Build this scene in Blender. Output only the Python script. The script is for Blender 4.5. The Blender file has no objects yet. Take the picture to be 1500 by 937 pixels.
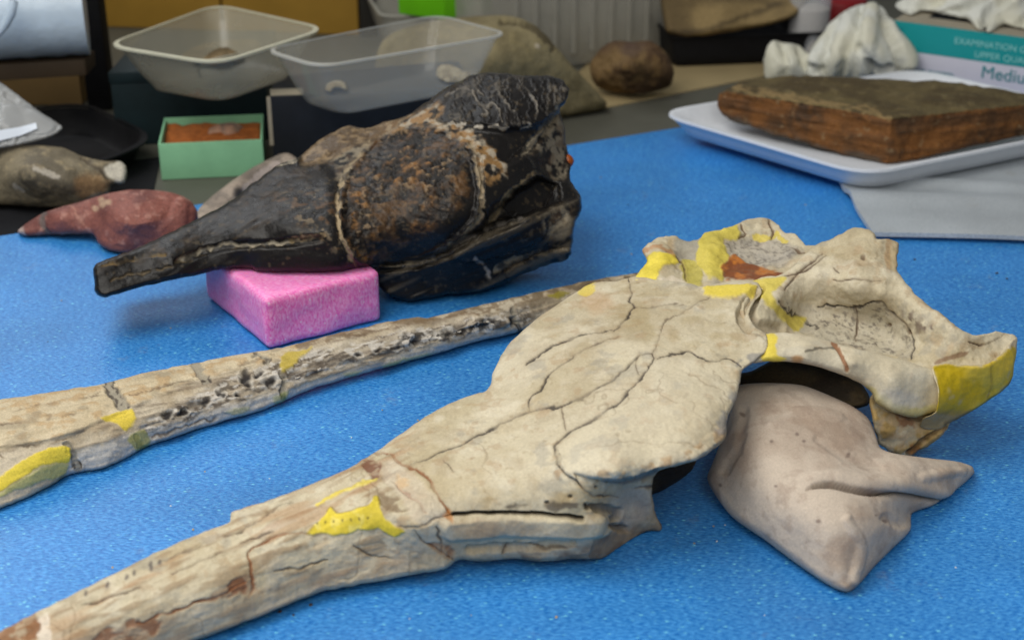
import bpy, bmesh, math, random
import numpy as np
from mathutils import Vector, Matrix

# ------------------------------------------------------------------ camera, world, lamps, exposure
random.seed(4)
S = bpy.context.scene
COL = S.collection
PITCH = math.radians(25.0)
FPX, PX, PY, CAMZ = 2178.0, 750.0, 468.5, 0.5
cam = bpy.data.cameras.new('camera')
cam.sensor_width = 36.0
cam.lens = 36.0 * FPX / 1500.0
cam.clip_start, cam.clip_end = 0.05, 60
camo = bpy.data.objects.new('camera', cam)
COL.objects.link(camo)
camo.location = (0, 0, CAMZ)
camo.rotation_euler = (math.pi / 2 - PITCH, 0, 0)
cam.dof.use_dof = True
cam.dof.focus_distance = 1.02
cam.dof.aperture_fstop = 7.5
S.camera = camo
S.view_settings.view_transform = 'Standard'
S.view_settings.look = 'None'
S.view_settings.gamma = 1
S.view_settings.exposure = -0.06
W = bpy.data.worlds.new('World')
S.world = W
W.use_nodes = True
W.node_tree.nodes['Background'].inputs[0].default_value = (0.92, 0.96, 1.0, 1)
W.node_tree.nodes['Background'].inputs[1].default_value = 0.20


def area_lamp(name, loc, target, sx, sy, power, col):
    l = bpy.data.lights.new(name, 'AREA')
    l.shape = 'RECTANGLE'
    l.size, l.size_y, l.energy, l.color = sx, sy, power, col
    o = bpy.data.objects.new(name, l)
    COL.objects.link(o)
    o.location = loc
    o.rotation_euler = (Vector(target) - Vector(loc)).to_track_quat('-Z', 'Y').to_euler()
    return o


area_lamp('window_lamp', (-1.15, 2.35, 1.45), (-0.15, 0.80, 0.0), 1.2, 1.0, 13, (0.96, 0.98, 1.0))
area_lamp('ceiling_lamp', (-0.65, 0.62, 1.40), (-0.15, 0.70, 0.0), 1.0, 1.0, 21, (1.0, 0.97, 0.91))
area_lamp('front_fill', (-0.05, -0.45, 1.35), (0.05, 0.70, 0.0), 1.4, 0.9, 14, (1.0, 0.96, 0.90))  # unseen fill light added in front to lift the shaded near sides

# ------------------------------------------------------------------ helpers
FW = np.array([0, math.cos(PITCH), -math.sin(PITCH)])
UP = np.array([0, math.sin(PITCH), math.cos(PITCH)])
RT = np.array([1.0, 0, 0])
CAM = np.array([0, 0, CAMZ])


def rays(U, V):
    U = np.asarray(U, float)[..., None]
    V = np.asarray(V, float)[..., None]
    return FW + (U - PX) / FPX * RT - (V - PY) / FPX * UP


def G(u, v, z=0.0):
    """photo pixel + height above the mat -> point"""
    d = rays(u, v)
    return CAM + d * ((z - CAMZ) / d[..., 2:3])


def lin(*c):
    c = np.array(c, float) / 255.0
    return np.where(c <= 0.04045, c / 12.92, ((c + 0.055) / 1.055) ** 2.4)


def sstep(a, b, x):
    t = np.clip((x - a) / (b - a), 0, 1)
    return t * t * (3 - 2 * t)


def _hash(ix, iy, iz, seed):
    h = (ix.astype(np.int64) * 374761393 + iy.astype(np.int64) * 668265263 + iz.astype(np.int64) * 2147483647 + seed * 974634777)
    h = (h ^ (h >> 13)) * 1274126177
    h = (h ^ (h >> 16)) & 0xFFFFFF
    return h / float(0xFFFFFF)


def vnoise(p, seed=0):
    i = np.floor(p)
    f = p - i
    f = f * f * (3 - 2 * f)
    i = i.astype(np.int64)
    out = 0
    for dx in (0, 1):
        wx = f[:, 0] if dx else 1 - f[:, 0]
        for dy in (0, 1):
            wy = f[:, 1] if dy else 1 - f[:, 1]
            for dz in (0, 1):
                wz = f[:, 2] if dz else 1 - f[:, 2]
                out = out + wx * wy * wz * _hash(i[:, 0] + dx, i[:, 1] + dy, i[:, 2] + dz, seed)
    return out


def fbm(p, scale, octv=4, seed=0, gain=0.5):
    a, s, o, n = 1.0, scale, 0.0, 0.0
    for k in range(octv):
        o = o + a * vnoise(p * s + 17.3 * k, seed + k * 7)
        n += a
        a *= gain
        s *= 2.03
    return o / n


def seg_dist(U, V, pts, closed=False):
    """distance to a polyline, its nearest point and the position along it (0..1)"""
    pts = np.asarray(pts, float)
    n = len(pts)
    best = np.full(U.shape, 1e18)
    nx, ny, al = np.zeros_like(U), np.zeros_like(U), np.zeros_like(U)
    m = n if closed else n - 1
    for k in range(m):
        a, b = pts[k], pts[(k + 1) % n]
        ab = b - a
        L = max(ab @ ab, 1e-9)
        t = np.clip(((U - a[0]) * ab[0] + (V - a[1]) * ab[1]) / L, 0, 1)
        qx, qy = a[0] + t * ab[0], a[1] + t * ab[1]
        d = (U - qx) ** 2 + (V - qy) ** 2
        w = d < best
        best[w] = d[w]
        nx[w], ny[w], al[w] = qx[w], qy[w], ((k + t) / m)[w]
    return np.sqrt(best), nx, ny, al


def inside(U, V, pts):
    pts = np.asarray(pts, float)
    r = np.zeros(U.shape, bool)
    n = len(pts)
    for k in range(n):
        x1, y1 = pts[k]
        x2, y2 = pts[(k + 1) % n]
        if y1 == y2:
            continue
        c = ((y1 > V) != (y2 > V)) & (U < (x2 - x1) * (V - y1) / (y2 - y1) + x1)
        r ^= c
    return r


def catmull(pts, sub=6, closed=True):
    pts = np.asarray(pts, float)
    n = len(pts)
    out = []
    rng = n if closed else n - 1
    for k in range(rng):
        if closed:
            p0, p1, p2, p3 = pts[k - 1], pts[k], pts[(k + 1) % n], pts[(k + 2) % n]
        else:
            p0, p1, p2, p3 = pts[max(k - 1, 0)], pts[k], pts[k + 1], pts[min(k + 2, n - 1)]
        # centripetal-ish tension to keep long/short neighbours from overshooting
        L = np.linalg.norm(p2 - p1)
        m1 = (p2 - p0) * min(0.5, 0.5 * L / max(np.linalg.norm(p1 - p0), 1e-6))
        m2 = (p3 - p1) * min(0.5, 0.5 * L / max(np.linalg.norm(p3 - p2), 1e-6))
        for s in range(sub):
            t = s / sub
            h00, h10, h01, h11 = 2*t**3-3*t*t+1, t**3-2*t*t+t, -2*t**3+3*t*t, t**3-t*t
            out.append(h00 * p1 + h10 * m1 + h01 * p2 + h11 * m2)
    if not closed:
        out.append(pts[-1])
    return np.array(out)


def tps(ctrl, val, reg=2e-3):
    X = np.asarray(ctrl, float) / 100.0
    n = len(X)
    D = np.linalg.norm(X[:, None] - X[None], axis=2)
    K = np.where(D > 0, D * D * np.log(D + 1e-12), 0) + reg * np.eye(n)
    Pm = np.c_[np.ones(n), X]
    A = np.zeros((n + 3, n + 3))
    A[:n, :n], A[:n, n:], A[n:, :n] = K, Pm, Pm.T
    sol = np.linalg.solve(A, np.r_[np.asarray(val, float), 0, 0, 0])

    def ev(U, V):
        out = np.zeros(len(U))
        for s in range(0, len(U), 40000):
            Q = np.c_[U[s:s+40000], V[s:s+40000]] / 100.0
            d = np.linalg.norm(Q[:, None] - X[None], axis=2)
            out[s:s+40000] = np.where(d > 0, d * d * np.log(d + 1e-12), 0) @ sol[:n] + sol[n] + Q @ sol[n+1:]
        return out
    return ev


def tag(o, label=None, cat=None, group=None, kind=None):
    if label: o['label'] = label
    if cat: o['category'] = cat
    if group: o['group'] = group
    if kind: o['kind'] = kind
    return o


def thing(name, label, cat, loc=(0, 0, 0), group=None):
    o = bpy.data.objects.new(name, None)
    o.empty_display_size = 0.02
    COL.objects.link(o)
    o.location = loc
    return tag(o, label, cat, group)


def link_mesh(name, me, mat, parent=None):
    o = bpy.data.objects.new(name, me)
    COL.objects.link(o)
    if mat: me.materials.append(mat)
    if parent: o.parent = parent
    return o


def vnormals(P, quads):
    a, b, c, d = (P[quads[:, k]] for k in range(4))
    fn = np.cross(c - a, d - b)
    N = np.zeros_like(P)
    for k in range(4):
        for ax in range(3):
            N[:, ax] += np.bincount(quads[:, k], fn[:, ax], len(P))
    L = np.linalg.norm(N, axis=1, keepdims=True)
    return N / np.maximum(L, 1e-12)


def mesh_from(name, P, quads, N=None, col=None, rgh=None):
    used = np.unique(quads)
    remap = np.full(len(P), -1)
    remap[used] = np.arange(len(used))
    q = remap[quads]
    me = bpy.data.meshes.new(name)
    me.vertices.add(len(used))
    me.vertices.foreach_set('co', P[used].ravel().astype(np.float32))
    me.loops.add(q.size)
    me.loops.foreach_set('vertex_index', q.ravel().astype(np.int32))
    me.polygons.add(len(q))
    me.polygons.foreach_set('loop_start', (np.arange(len(q)) * 4).astype(np.int32))
    me.update(calc_edges=True)
    me.validate(clean_customdata=False)
    if col is not None and len(me.vertices) == len(used):
        at = me.color_attributes.new('col', 'FLOAT_COLOR', 'POINT')
        at.data.foreach_set('color', np.c_[col[used], np.ones(len(used))].ravel().astype(np.float32))
        at = me.attributes.new('rgh', 'FLOAT', 'POINT')
        at.data.foreach_set('value', rgh[used].astype(np.float32))
    me.polygons.foreach_set('use_smooth', np.ones(len(me.polygons), bool))
    if N is not None and len(me.vertices) == len(used):
        me.normals_split_custom_set_from_vertices(N[used].tolist())
    return me


LAST = {}


def surf(u, v):
    """point of the last sculpted surface seen at a pixel"""
    U, V, P = LAST['s']
    return P[np.argmin((U - u) ** 2 + (V - v) ** 2)]


def lb_of(t):
    return bool(t) and 'snout' in t


class Ctx:
    """surface samples of one sculpted piece, with masks drawn as lines and areas"""
    def __init__(s, U, V, P, d, inner):
        s.U, s.V, s.P, s.d, s.inner = U, V, P, d, inner
        s.wu = (fbm(P, 160, 3, 5) - .5) * 14
        s.wv = (fbm(P, 160, 3, 9) - .5) * 14
        s.n = len(U)

    def line(s, pts, w=1.5, warp=.35, soft=1.0, taper=False, smooth=True):
        pts = catmull(pts, 5, False) if smooth and len(pts) > 2 else np.asarray(pts, float)
        r = np.zeros(s.n)
        lo, hi = pts.min(0) - 14 - w * 2, pts.max(0) + 14 + w * 2
        k = (s.U > lo[0]) & (s.U < hi[0]) & (s.V > lo[1]) & (s.V < hi[1])
        if not k.any(): return r
        D, _, _, al = seg_dist(s.U[k] + s.wu[k] * warp, s.V[k] + s.wv[k] * warp, pts)
        ww = w * (1 - .8 * np.abs(al * 2 - 1) ** 3) if taper else w
        r[k] = 1 - sstep(ww, ww + soft + .6, D)
        return r

    def area(s, pts, soft=2.0, warp=.6, smooth=True):
        pts = catmull(pts, 5) if smooth else np.asarray(pts, float)
        r = np.zeros(s.n)
        lo, hi = pts.min(0) - 16 - soft, pts.max(0) + 16 + soft
        k = (s.U > lo[0]) & (s.U < hi[0]) & (s.V > lo[1]) & (s.V < hi[1])
        if not k.any(): return r
        u, v = s.U[k] + s.wu[k] * warp, s.V[k] + s.wv[k] * warp
        D = seg_dist(u, v, pts, True)[0]
        D = np.where(inside(u, v, pts), D, -D)
        r[k] = sstep(-soft, soft, D)
        return r

    def dot(s, x, y, r, ry=None, rot=0, soft=.5, warp=.25):
        ry = ry or r
        c, sn = math.cos(rot), math.sin(rot)
        a, b = s.U + s.wu * warp - x, s.V + s.wv * warp - y
        q = np.sqrt(((a * c + b * sn) / r) ** 2 + ((-a * sn + b * c) / ry) ** 2)
        return 1 - sstep(1 - soft, 1 + soft, q)


def mixc(c, k, to):
    return c * (1 - k[:, None]) + np.asarray(to) * k[:, None]


def sculpt(parent, name, outline, interior, paint, mat, step=1.5, rnd=(10, .006), thick=(50, .04),
           jag=0.0, zmin=.0006, push=None, solid=None, regions=None, sub=6, seed=0, label=None, floor=0.0):
    """One closed solid: front sheet over the outline (pixel, height), its back and its underside."""
    ol = np.asarray(outline, float)
    sm = catmull(ol, sub)
    poly, polyz = sm[:, :2].copy(), sm[:, 2]
    if jag:
        q = np.c_[poly / 9.0, np.full(len(poly), seed + .5)]
        q2 = np.c_[poly / 3.5, np.full(len(poly), seed + 8.5)]
        poly[:, 0] += jag * ((vnoise(q, 3) - .5) * 2 + (vnoise(q2, 5) - .5))
        poly[:, 1] += jag * ((vnoise(q, 4) - .5) * 2 + (vnoise(q2, 6) - .5))
    ctrl = [tuple(p[:2]) for p in ol] + [tuple(p[:2]) for p in interior]
    val = [p[2] for p in ol] + [p[2] for p in interior]
    zf = tps(ctrl, val)
    lo, hi = poly.min(0) - 2 * step, poly.max(0) + 2 * step
    xs, ys = np.arange(lo[0], hi[0] + step, step), np.arange(lo[1], hi[1] + step, step)
    nx, ny = len(xs), len(ys)
    U, V = (a.ravel() for a in np.meshgrid(xs, ys))
    ins = inside(U, V, poly)
    g = ins.reshape(ny, nx)
    anyc = g[:-1, :-1] | g[:-1, 1:] | g[1:, :-1] | g[1:, 1:]
    jj, ii = np.nonzero(anyc)
    quads = np.c_[jj * nx + ii, (jj + 1) * nx + ii, (jj + 1) * nx + ii + 1, jj * nx + ii + 1]
    used = np.unique(quads)
    remap = np.full(nx * ny, -1)
    remap[used] = np.arange(len(used))
    quads = remap[quads]
    U, V, ins = U[used], V[used], ins[used]
    D, qx, qy, _ = seg_dist(U, V, poly, True)
    U, V, D = np.where(ins, U, qx), np.where(ins, V, qy), np.where(ins, D, 0)
    z = np.maximum(zf(U, V), zmin)
    rd = rays(U, V)
    rl = np.linalg.norm(rd, axis=1)
    P = CAM + rd * (((z - CAMZ) / rd[:, 2]) if solid is None else solid(U, V, rd))[:, None]
    rd = rd / rl[:, None]
    e = 1 - np.clip(D / rnd[0], 0, 1)
    off = rnd[1] * (1 - np.sqrt(np.maximum(1 - e * e, 0)))
    c0 = Ctx(U, V, P, D, ins)
    if push is not None:
        off = off + push(c0)
    P = P + rd * off[:, None]
    P[:, 2] = np.maximum(P[:, 2], zmin)
    c = Ctx(U, V, P, D, ins)
    N = vnormals(P, quads)
    c.N = N
    col, rgh, disp = paint(c)
    edge = sstep(0, 3 * step, D)
    P = P + N * (disp * edge)[:, None]
    P[:, 2] = np.maximum(P[:, 2], zmin)
    n = len(P)
    e = 1 - np.clip(D / thick[0], 0, 1)
    T = thick[1] * np.sqrt(np.maximum(1 - e * e, 0))
    B = P + rd * T[:, None]
    B[:, 2] = np.maximum(B[:, 2], zmin)
    bidx = np.where(ins, np.arange(n) + n, np.arange(n))
    back = bidx[quads][:, ::-1]
    PP = np.r_[P, B]
    QQ = np.r_[quads, back]
    NN = vnormals(PP, QQ)
    cc, rr = np.r_[col, col], np.r_[rgh, rgh]
    LAST['s'] = (U, V, P.copy())
    off0 = np.array(parent.location) if parent else np.zeros(3)
    PP = PP - off0
    rid = np.zeros(len(QQ), int)
    if regions:
        for k, (rn, fn, lb) in enumerate(regions):
            m = fn(c)
            fm = m[quads].mean(1) > .5
            rid[:len(quads)][fm] = k + 1
    objs = []
    for k in range(0, (len(regions) if regions else 0) + 1):
        sel = QQ[rid == k]
        if len(sel) < 4: continue
        nm = name if k == 0 else regions[k - 1][0]
        up_ = parent
        if nm in ('filler_patch', 'rust_patch') and objs:
            sn_ = [b_ for b_ in objs if b_.name.startswith('snout')]
            up_ = sn_[0] if sn_ and lb_of(regions[k - 1][2]) else objs[0]
        o = link_mesh(nm, mesh_from(nm, PP, sel, NN, cc, rr), mat, up_)
        lb = label if k == 0 else regions[k - 1][2]
        if lb: o['label'] = lb
        objs.append(o)
    for o in objs[1:]:
        pass
    return objs


# ------------------------------------------------------------------ node materials
def new_mat(name):
    m = bpy.data.materials.new(name)
    m.use_nodes = True
    nt = m.node_tree
    return m, nt, nt.nodes['Principled BSDF']


def node(nt, typ, **kw):
    n = nt.nodes.new(typ)
    for k, v in kw.items():
        if k == 'inp':
            for a, b in v.items(): n.inputs[a].default_value = b
        else:
            setattr(n, k, v)
    return n


def fossil_mat(name, fine=900.0, amt=.35, bump=.25, dist=.0006, spec=.35, coat=0.0):
    m, nt, p = new_mat(name)
    L = nt.links.new
    a = node(nt, 'ShaderNodeAttribute', attribute_name='col')
    r = node(nt, 'ShaderNodeAttribute', attribute_name='rgh')
    tc = node(nt, 'ShaderNodeTexCoord')
    n1 = node(nt, 'ShaderNodeTexNoise', inp={'Scale': fine, 'Detail': 4.0, 'Roughness': .65})
    L(tc.outputs['Object'], n1.inputs['Vector'])
    mr = node(nt, 'ShaderNodeMapRange', inp={'From Min': .3, 'From Max': .7, 'To Min': 1 - amt, 'To Max': 1 + amt * .6})
    L(n1.outputs['Fac'], mr.inputs['Value'])
    mx = node(nt, 'ShaderNodeVectorMath', operation='SCALE')
    L(a.outputs['Color'], mx.inputs[0])
    L(mr.outputs['Result'], mx.inputs['Scale'])
    L(mx.outputs['Vector'], p.inputs['Base Color'])
    L(r.outputs['Fac'], p.inputs['Roughness'])
    n2 = node(nt, 'ShaderNodeTexNoise', inp={'Scale': fine * .55, 'Detail': 6.0, 'Roughness': .7})
    L(tc.outputs['Object'], n2.inputs['Vector'])
    b = node(nt, 'ShaderNodeBump', inp={'Strength': bump, 'Distance': dist})
    L(n2.outputs['Fac'], b.inputs['Height'])
    L(b.outputs['Normal'], p.inputs['Normal'])
    p.inputs['Specular IOR Level'].default_value = spec
    p.inputs['Coat Weight'].default_value = coat
    return m


def plain_mat(name, rgb, rough=.6, scale=60., amt=.15, bump=.1, dist=.0008, spec=.3, alpha=1.0, metal=0., detail=4., trans=0.):
    m, nt, p = new_mat(name)
    L = nt.links.new
    c = lin(*rgb)
    tc = node(nt, 'ShaderNodeTexCoord')
    n1 = node(nt, 'ShaderNodeTexNoise', inp={'Scale': scale, 'Detail': detail, 'Roughness': .6})
    L(tc.outputs['Object'], n1.inputs['Vector'])
    cr = node(nt, 'ShaderNodeValToRGB')
    cr.color_ramp.elements[0].position, cr.color_ramp.elements[1].position = .3, .7
    cr.color_ramp.elements[0].color = (*(c * (1 - amt)), 1)
    cr.color_ramp.elements[1].color = (*np.minimum(c * (1 + amt), 1), 1)
    L(n1.outputs['Fac'], cr.inputs['Fac'])
    L(cr.outputs['Color'], p.inputs['Base Color'])
    b = node(nt, 'ShaderNodeBump', inp={'Strength': bump, 'Distance': dist})
    L(n1.outputs['Fac'], b.inputs['Height'])
    L(b.outputs['Normal'], p.inputs['Normal'])
    p.inputs['Roughness'].default_value = rough
    p.inputs['Specular IOR Level'].default_value = spec
    p.inputs['Alpha'].default_value = alpha
    p.inputs['Metallic'].default_value = metal
    p.inputs['Transmission Weight'].default_value = trans
    return m


def foam_mat(name, base, light, cell=420., spark=.5, dust=.3):
    """fibrous expanded-foam sheet: fine cells, pale glints painted into the colour, faint blotches"""
    m, nt, p = new_mat(name)
    L = nt.links.new
    tc = node(nt, 'ShaderNodeTexCoord')
    mp = node(nt, 'ShaderNodeMapping', inp={'Rotation': (0, 0, .25), 'Scale': (1, 2.8, 1)})
    L(tc.outputs['Object'], mp.inputs['Vector'])
    n1 = node(nt, 'ShaderNodeTexNoise', inp={'Scale': cell, 'Detail': 3.0, 'Roughness': .6})
    L(mp.outputs['Vector'], n1.inputs['Vector'])
    cr = node(nt, 'ShaderNodeValToRGB')
    e = cr.color_ramp.elements
    e[0].position, e[1].position = .36, .74
    e[0].color, e[1].color = (*lin(*base), 1), (*lin(*light), 1)
    L(n1.outputs['Fac'], cr.inputs['Fac'])
    n2 = node(nt, 'ShaderNodeTexNoise', inp={'Scale': 9.0, 'Detail': 3.0})
    L(tc.outputs['Object'], n2.inputs['Vector'])
    mr = node(nt, 'ShaderNodeMapRange', inp={'From Min': .3, 'From Max': .7, 'To Min': .86, 'To Max': 1.12})
    L(n2.outputs['Fac'], mr.inputs['Value'])
    sc = node(nt, 'ShaderNodeVectorMath', operation='SCALE')
    L(cr.outputs['Color'], sc.inputs[0])
    L(mr.outputs['Result'], sc.inputs['Scale'])
    vo = node(nt, 'ShaderNodeTexVoronoi', inp={'Scale': cell * .62})
    L(mp.outputs['Vector'], vo.inputs['Vector'])
    wn = node(nt, 'ShaderNodeSeparateColor')
    L(vo.outputs['Color'], wn.inputs['Color'])
    k1 = node(nt, 'ShaderNodeMapRange', inp={'From Min': .26, 'From Max': .10, 'To Min': 0, 'To Max': 1})
    L(vo.outputs['Distance'], k1.inputs['Value'])
    k2 = node(nt, 'ShaderNodeMapRange', inp={'From Min': .55, 'From Max': 1.0, 'To Min': 0, 'To Max': spark})
    L(wn.outputs['Red'], k2.inputs['Value'])
    kk = node(nt, 'ShaderNodeMath', operation='MULTIPLY')
    L(k1.outputs['Result'], kk.inputs[0])
    L(k2.outputs['Result'], kk.inputs[1])
    mix = node(nt, 'ShaderNodeMix', data_type='RGBA')
    L(kk.outputs['Value'], mix.inputs['Factor'])
    L(sc.outputs['Vector'], mix.inputs['A'])
    mix.inputs['B'].default_value = (*np.minimum(lin(*light) * 1.9 + .10, .9), 1)
    n3 = node(nt, 'ShaderNodeTexNoise', inp={'Scale': 26.0, 'Detail': 8.0, 'Roughness': .75})
    L(tc.outputs['Object'], n3.inputs['Vector'])
    dm = node(nt, 'ShaderNodeMapRange', inp={'From Min': .60, 'From Max': .74, 'To Min': 0, 'To Max': dust})
    L(n3.outputs['Fac'], dm.inputs['Value'])
    mix2 = node(nt, 'ShaderNodeMix', data_type='RGBA')
    L(dm.outputs['Result'], mix2.inputs['Factor'])
    L(mix.outputs['Result'], mix2.inputs['A'])
    mix2.inputs['B'].default_value = (*lin(150, 140, 122), 1)
    L(mix2.outputs['Result'], p.inputs['Base Color'])
    b = node(nt, 'ShaderNodeBump', inp={'Strength': .45, 'Distance': .0012})
    L(n1.outputs['Fac'], b.inputs['Height'])
    L(b.outputs['Normal'], p.inputs['Normal'])
    p.inputs['Roughness'].default_value = .33
    p.inputs['Specular IOR Level'].default_value = .5
    return m


M = {}
M['bone'] = fossil_mat('pale_fossil_bone', 620, .13, .26, .0006, .3)
M['jaw'] = fossil_mat('weathered_jaw_bone', 800, .22, .4, .0007, .3)
M['black'] = fossil_mat('black_polished_fossil', 900, .30, .6, .0006, .22, .0)
M['suede'] = fossil_mat('suede', 900, .16, .35, .0005, .15)
M['rock'] = fossil_mat('rough_rock', 500, .35, .7, .0012, .25)
M['cloth'] = fossil_mat('thin_latex', 500, .05, .10, .0003, .3)
M['mat'] = foam_mat('blue_foam', (10, 102, 182), (84, 166, 232), 280, 1.0)
M['pink'] = foam_mat('pink_foam', (236, 108, 188), (252, 188, 228), 330, .9)
M['pink'].node_tree.nodes['Principled BSDF'].inputs['Subsurface Weight'].default_value = .35
M['pink'].node_tree.nodes['Principled BSDF'].inputs['Subsurface Scale'].default_value = .006
M['grey_foam'] = foam_mat('grey_foam', (172, 180, 186), (206, 212, 216), 500, .3)
M['grey_foam'].node_tree.nodes['Principled BSDF'].inputs['Alpha'].default_value = .8
M['table'] = plain_mat('grey_table_top', (86, 86, 77), .5, 30, .06, .05)
M['white_foam'] = plain_mat('white_foam_tray', (216, 220, 226), .45, 200, .03, .08, .0004)
M['black_plastic'] = plain_mat('black_plastic', (20, 20, 22), .6, 80, .2, spec=.15)
M['black_card'] = plain_mat('black_card', (20, 24, 30), .6, 60, .2)
M['dark_green_card'] = plain_mat('dark_green_card', (18, 34, 38), .6, 60, .2)
M['green_card'] = plain_mat('pale_green_card', (132, 188, 148), .7, 40, .08)
M['green_in'] = plain_mat('green_card_inside', (92, 140, 98), .7, 40, .08)
M['orange_earth'] = plain_mat('orange_sediment', (150, 84, 34), .9, 160, .3, .5, .003)
M['wood'] = plain_mat('yellow_brown_board', (150, 116, 44), .6, 12, .12)
M['cardboard'] = plain_mat('brown_cardboard', (132, 106, 66), .8, 20, .08)
M['dark_wall'] = plain_mat('dark_back_panel', (38, 36, 32), .8, 6, .2)
M['lime'] = plain_mat('lime_green_plastic', (96, 176, 20), .4, 30, .08)
M['teal'] = plain_mat('teal_print', (24, 148, 152), .5, 30, .03)
M['box_white'] = plain_mat('white_carton', (206, 206, 220), .6, 30, .03)
M['ink_teal'] = plain_mat('teal_ink', (28, 130, 140), .6, 30, .02)
M['ink_pale'] = plain_mat('pale_ink', (140, 205, 205), .6, 30, .02)
M['label'] = plain_mat('white_paper', (214, 222, 232), .7, 30, .03)
M['vial_fill'] = plain_mat('white_powder', (206, 198, 186), .9, 60, .05)
M['red'] = plain_mat('red_plastic', (128, 20, 26), .5, 30, .1)
M['film'] = plain_mat('pale_plastic_film', (186, 202, 216), .28, 14, .10, .5, .006, .5)
M['beam'] = plain_mat('dark_brown_wood', (62, 50, 36), .7, 20, .15)
M['paper'] = plain_mat('tan_paper', (150, 134, 98), .8, 20, .08)
M['card_edge'] = plain_mat('pale_card_edge', (150, 142, 124), .8, 40, .1)


def clear_mat(name, tint, alpha, rough):
    m, nt, p = new_mat(name)
    p.inputs['Base Color'].default_value = (*lin(*tint), 1)
    p.inputs['Roughness'].default_value = rough
    p.inputs['Alpha'].default_value = alpha
    p.inputs['Specular IOR Level'].default_value = .6
    tc = node(nt, 'ShaderNodeTexCoord')
    n1 = node(nt, 'ShaderNodeTexNoise', inp={'Scale': 40.0, 'Detail': 4.0})
    nt.links.new(tc.outputs['Object'], n1.inputs['Vector'])
    b = node(nt, 'ShaderNodeBump', inp={'Strength': .2, 'Distance': .001})
    nt.links.new(n1.outputs['Fac'], b.inputs['Height'])
    nt.links.new(b.outputs['Normal'], p.inputs['Normal'])
    mr = node(nt, 'ShaderNodeMapRange', inp={'To Min': alpha * .8, 'To Max': min(alpha * 1.2, 1)})
    nt.links.new(n1.outputs['Fac'], mr.inputs['Value'])
    nt.links.new(mr.outputs['Result'], p.inputs['Alpha'])
    return m


M['cream_tub'] = clear_mat('cream_translucent_plastic', (160, 156, 138), .45, .3)
M['clear_tub'] = clear_mat('clear_plastic', (178, 176, 166), .20, .1)
M['clear_rim'] = clear_mat('clear_plastic_rim', (196, 196, 188), .5, .15)
M['cream_rim'] = clear_mat('cream_plastic_rim', (196, 194, 172), .85, .3)
M['milky_tub'] = clear_mat('milky_plastic', (168, 166, 156), .62, .3)
M['bag_film'] = clear_mat('plastic_bag_film', (170, 172, 172), .62, .25)
M['vial'] = clear_mat('clear_vial_plastic', (210, 214, 220), .3, .1)


# ------------------------------------------------------------------ simple solids
def local(parent, P):
    return np.asarray(P, float) - (np.array(parent.location) if parent else 0)


def box_mesh(name, corners_bottom, z0, z1, bevel=.0015, segs=2):
    """prism over four ground points"""
    bm = bmesh.new()
    b = [bm.verts.new((p[0], p[1], z0)) for p in corners_bottom]
    t = [bm.verts.new((p[0], p[1], z1)) for p in corners_bottom]
    n = len(b)
    bm.faces.new(b[::-1])
    bm.faces.new(t)
    for k in range(n):
        bm.faces.new((b[k], b[(k + 1) % n], t[(k + 1) % n], t[k]))
    bmesh.ops.recalc_face_normals(bm, faces=bm.faces)
    if bevel:
        bmesh.ops.bevel(bm, geom=bm.edges[:], offset=bevel, segments=segs, affect='EDGES', profile=.6)
    me = bpy.data.meshes.new(name)
    bm.to_mesh(me)
    bm.free()
    for p in me.polygons: p.use_smooth = True
    me.set_sharp_from_angle(angle=math.radians(50))
    return me


def rect(c, yaw, w, d):
    """corners of a rectangle whose first corner is c, first edge along yaw"""
    a = np.array([math.cos(yaw), math.sin(yaw)])
    b = np.array([-a[1], a[0]])
    c = np.array(c[:2])
    return [c, c + a * w, c + a * w + b * d, c + b * d]


def box(parent, name, corners, z0, z1, mat, bevel=.0015):
    corners = [np.array(p[:2]) for p in corners]
    off = np.array(parent.location) if parent else np.zeros(3)
    me = box_mesh(name, [p - off[:2] for p in corners], z0 - off[2], z1 - off[2], bevel)
    return link_mesh(name, me, mat, parent)


def rring(corners, r, z, seg=6):
    """rounded polygon ring"""
    pts = []
    n = len(corners)
    for k in range(n):
        p, a, b = np.array(corners[k]), np.array(corners[k - 1]), np.array(corners[(k + 1) % n])
        da, db = (a - p) / np.linalg.norm(a - p), (b - p) / np.linalg.norm(b - p)
        s, e = p + da * r, p + db * r
        for t in np.linspace(0, 1, seg + 1):
            q = (1 - t) ** 2 * s + 2 * t * (1 - t) * p + t * t * e
            pts.append((q[0], q[1], z))
    return pts


def loft(name, rings, cap0=True, cap1=True, wob=0):
    bm = bmesh.new()
    vs = [[bm.verts.new(p) for p in r] for r in rings]
    n = len(vs[0])
    for a, b in zip(vs[:-1], vs[1:]):
        for k in range(n):
            bm.faces.new((a[k], a[(k + 1) % n], b[(k + 1) % n], b[k]))
    if cap0: bm.faces.new(vs[0][::-1])
    if cap1: bm.faces.new(vs[-1])
    bmesh.ops.recalc_face_normals(bm, faces=bm.faces)
    me = bpy.data.meshes.new(name)
    bm.to_mesh(me)
    bm.free()
    for p in me.polygons: p.use_smooth = True
    me.set_sharp_from_angle(angle=math.radians(55))
    return me


def scaled(c, k, off=0):
    c = np.array(c)
    m = c.mean(0)
    out = []
    for p in c:
        v = p - m
        L = np.linalg.norm(v)
        out.append(m + v * k + v / L * off)
    return np.array(out)


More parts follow.
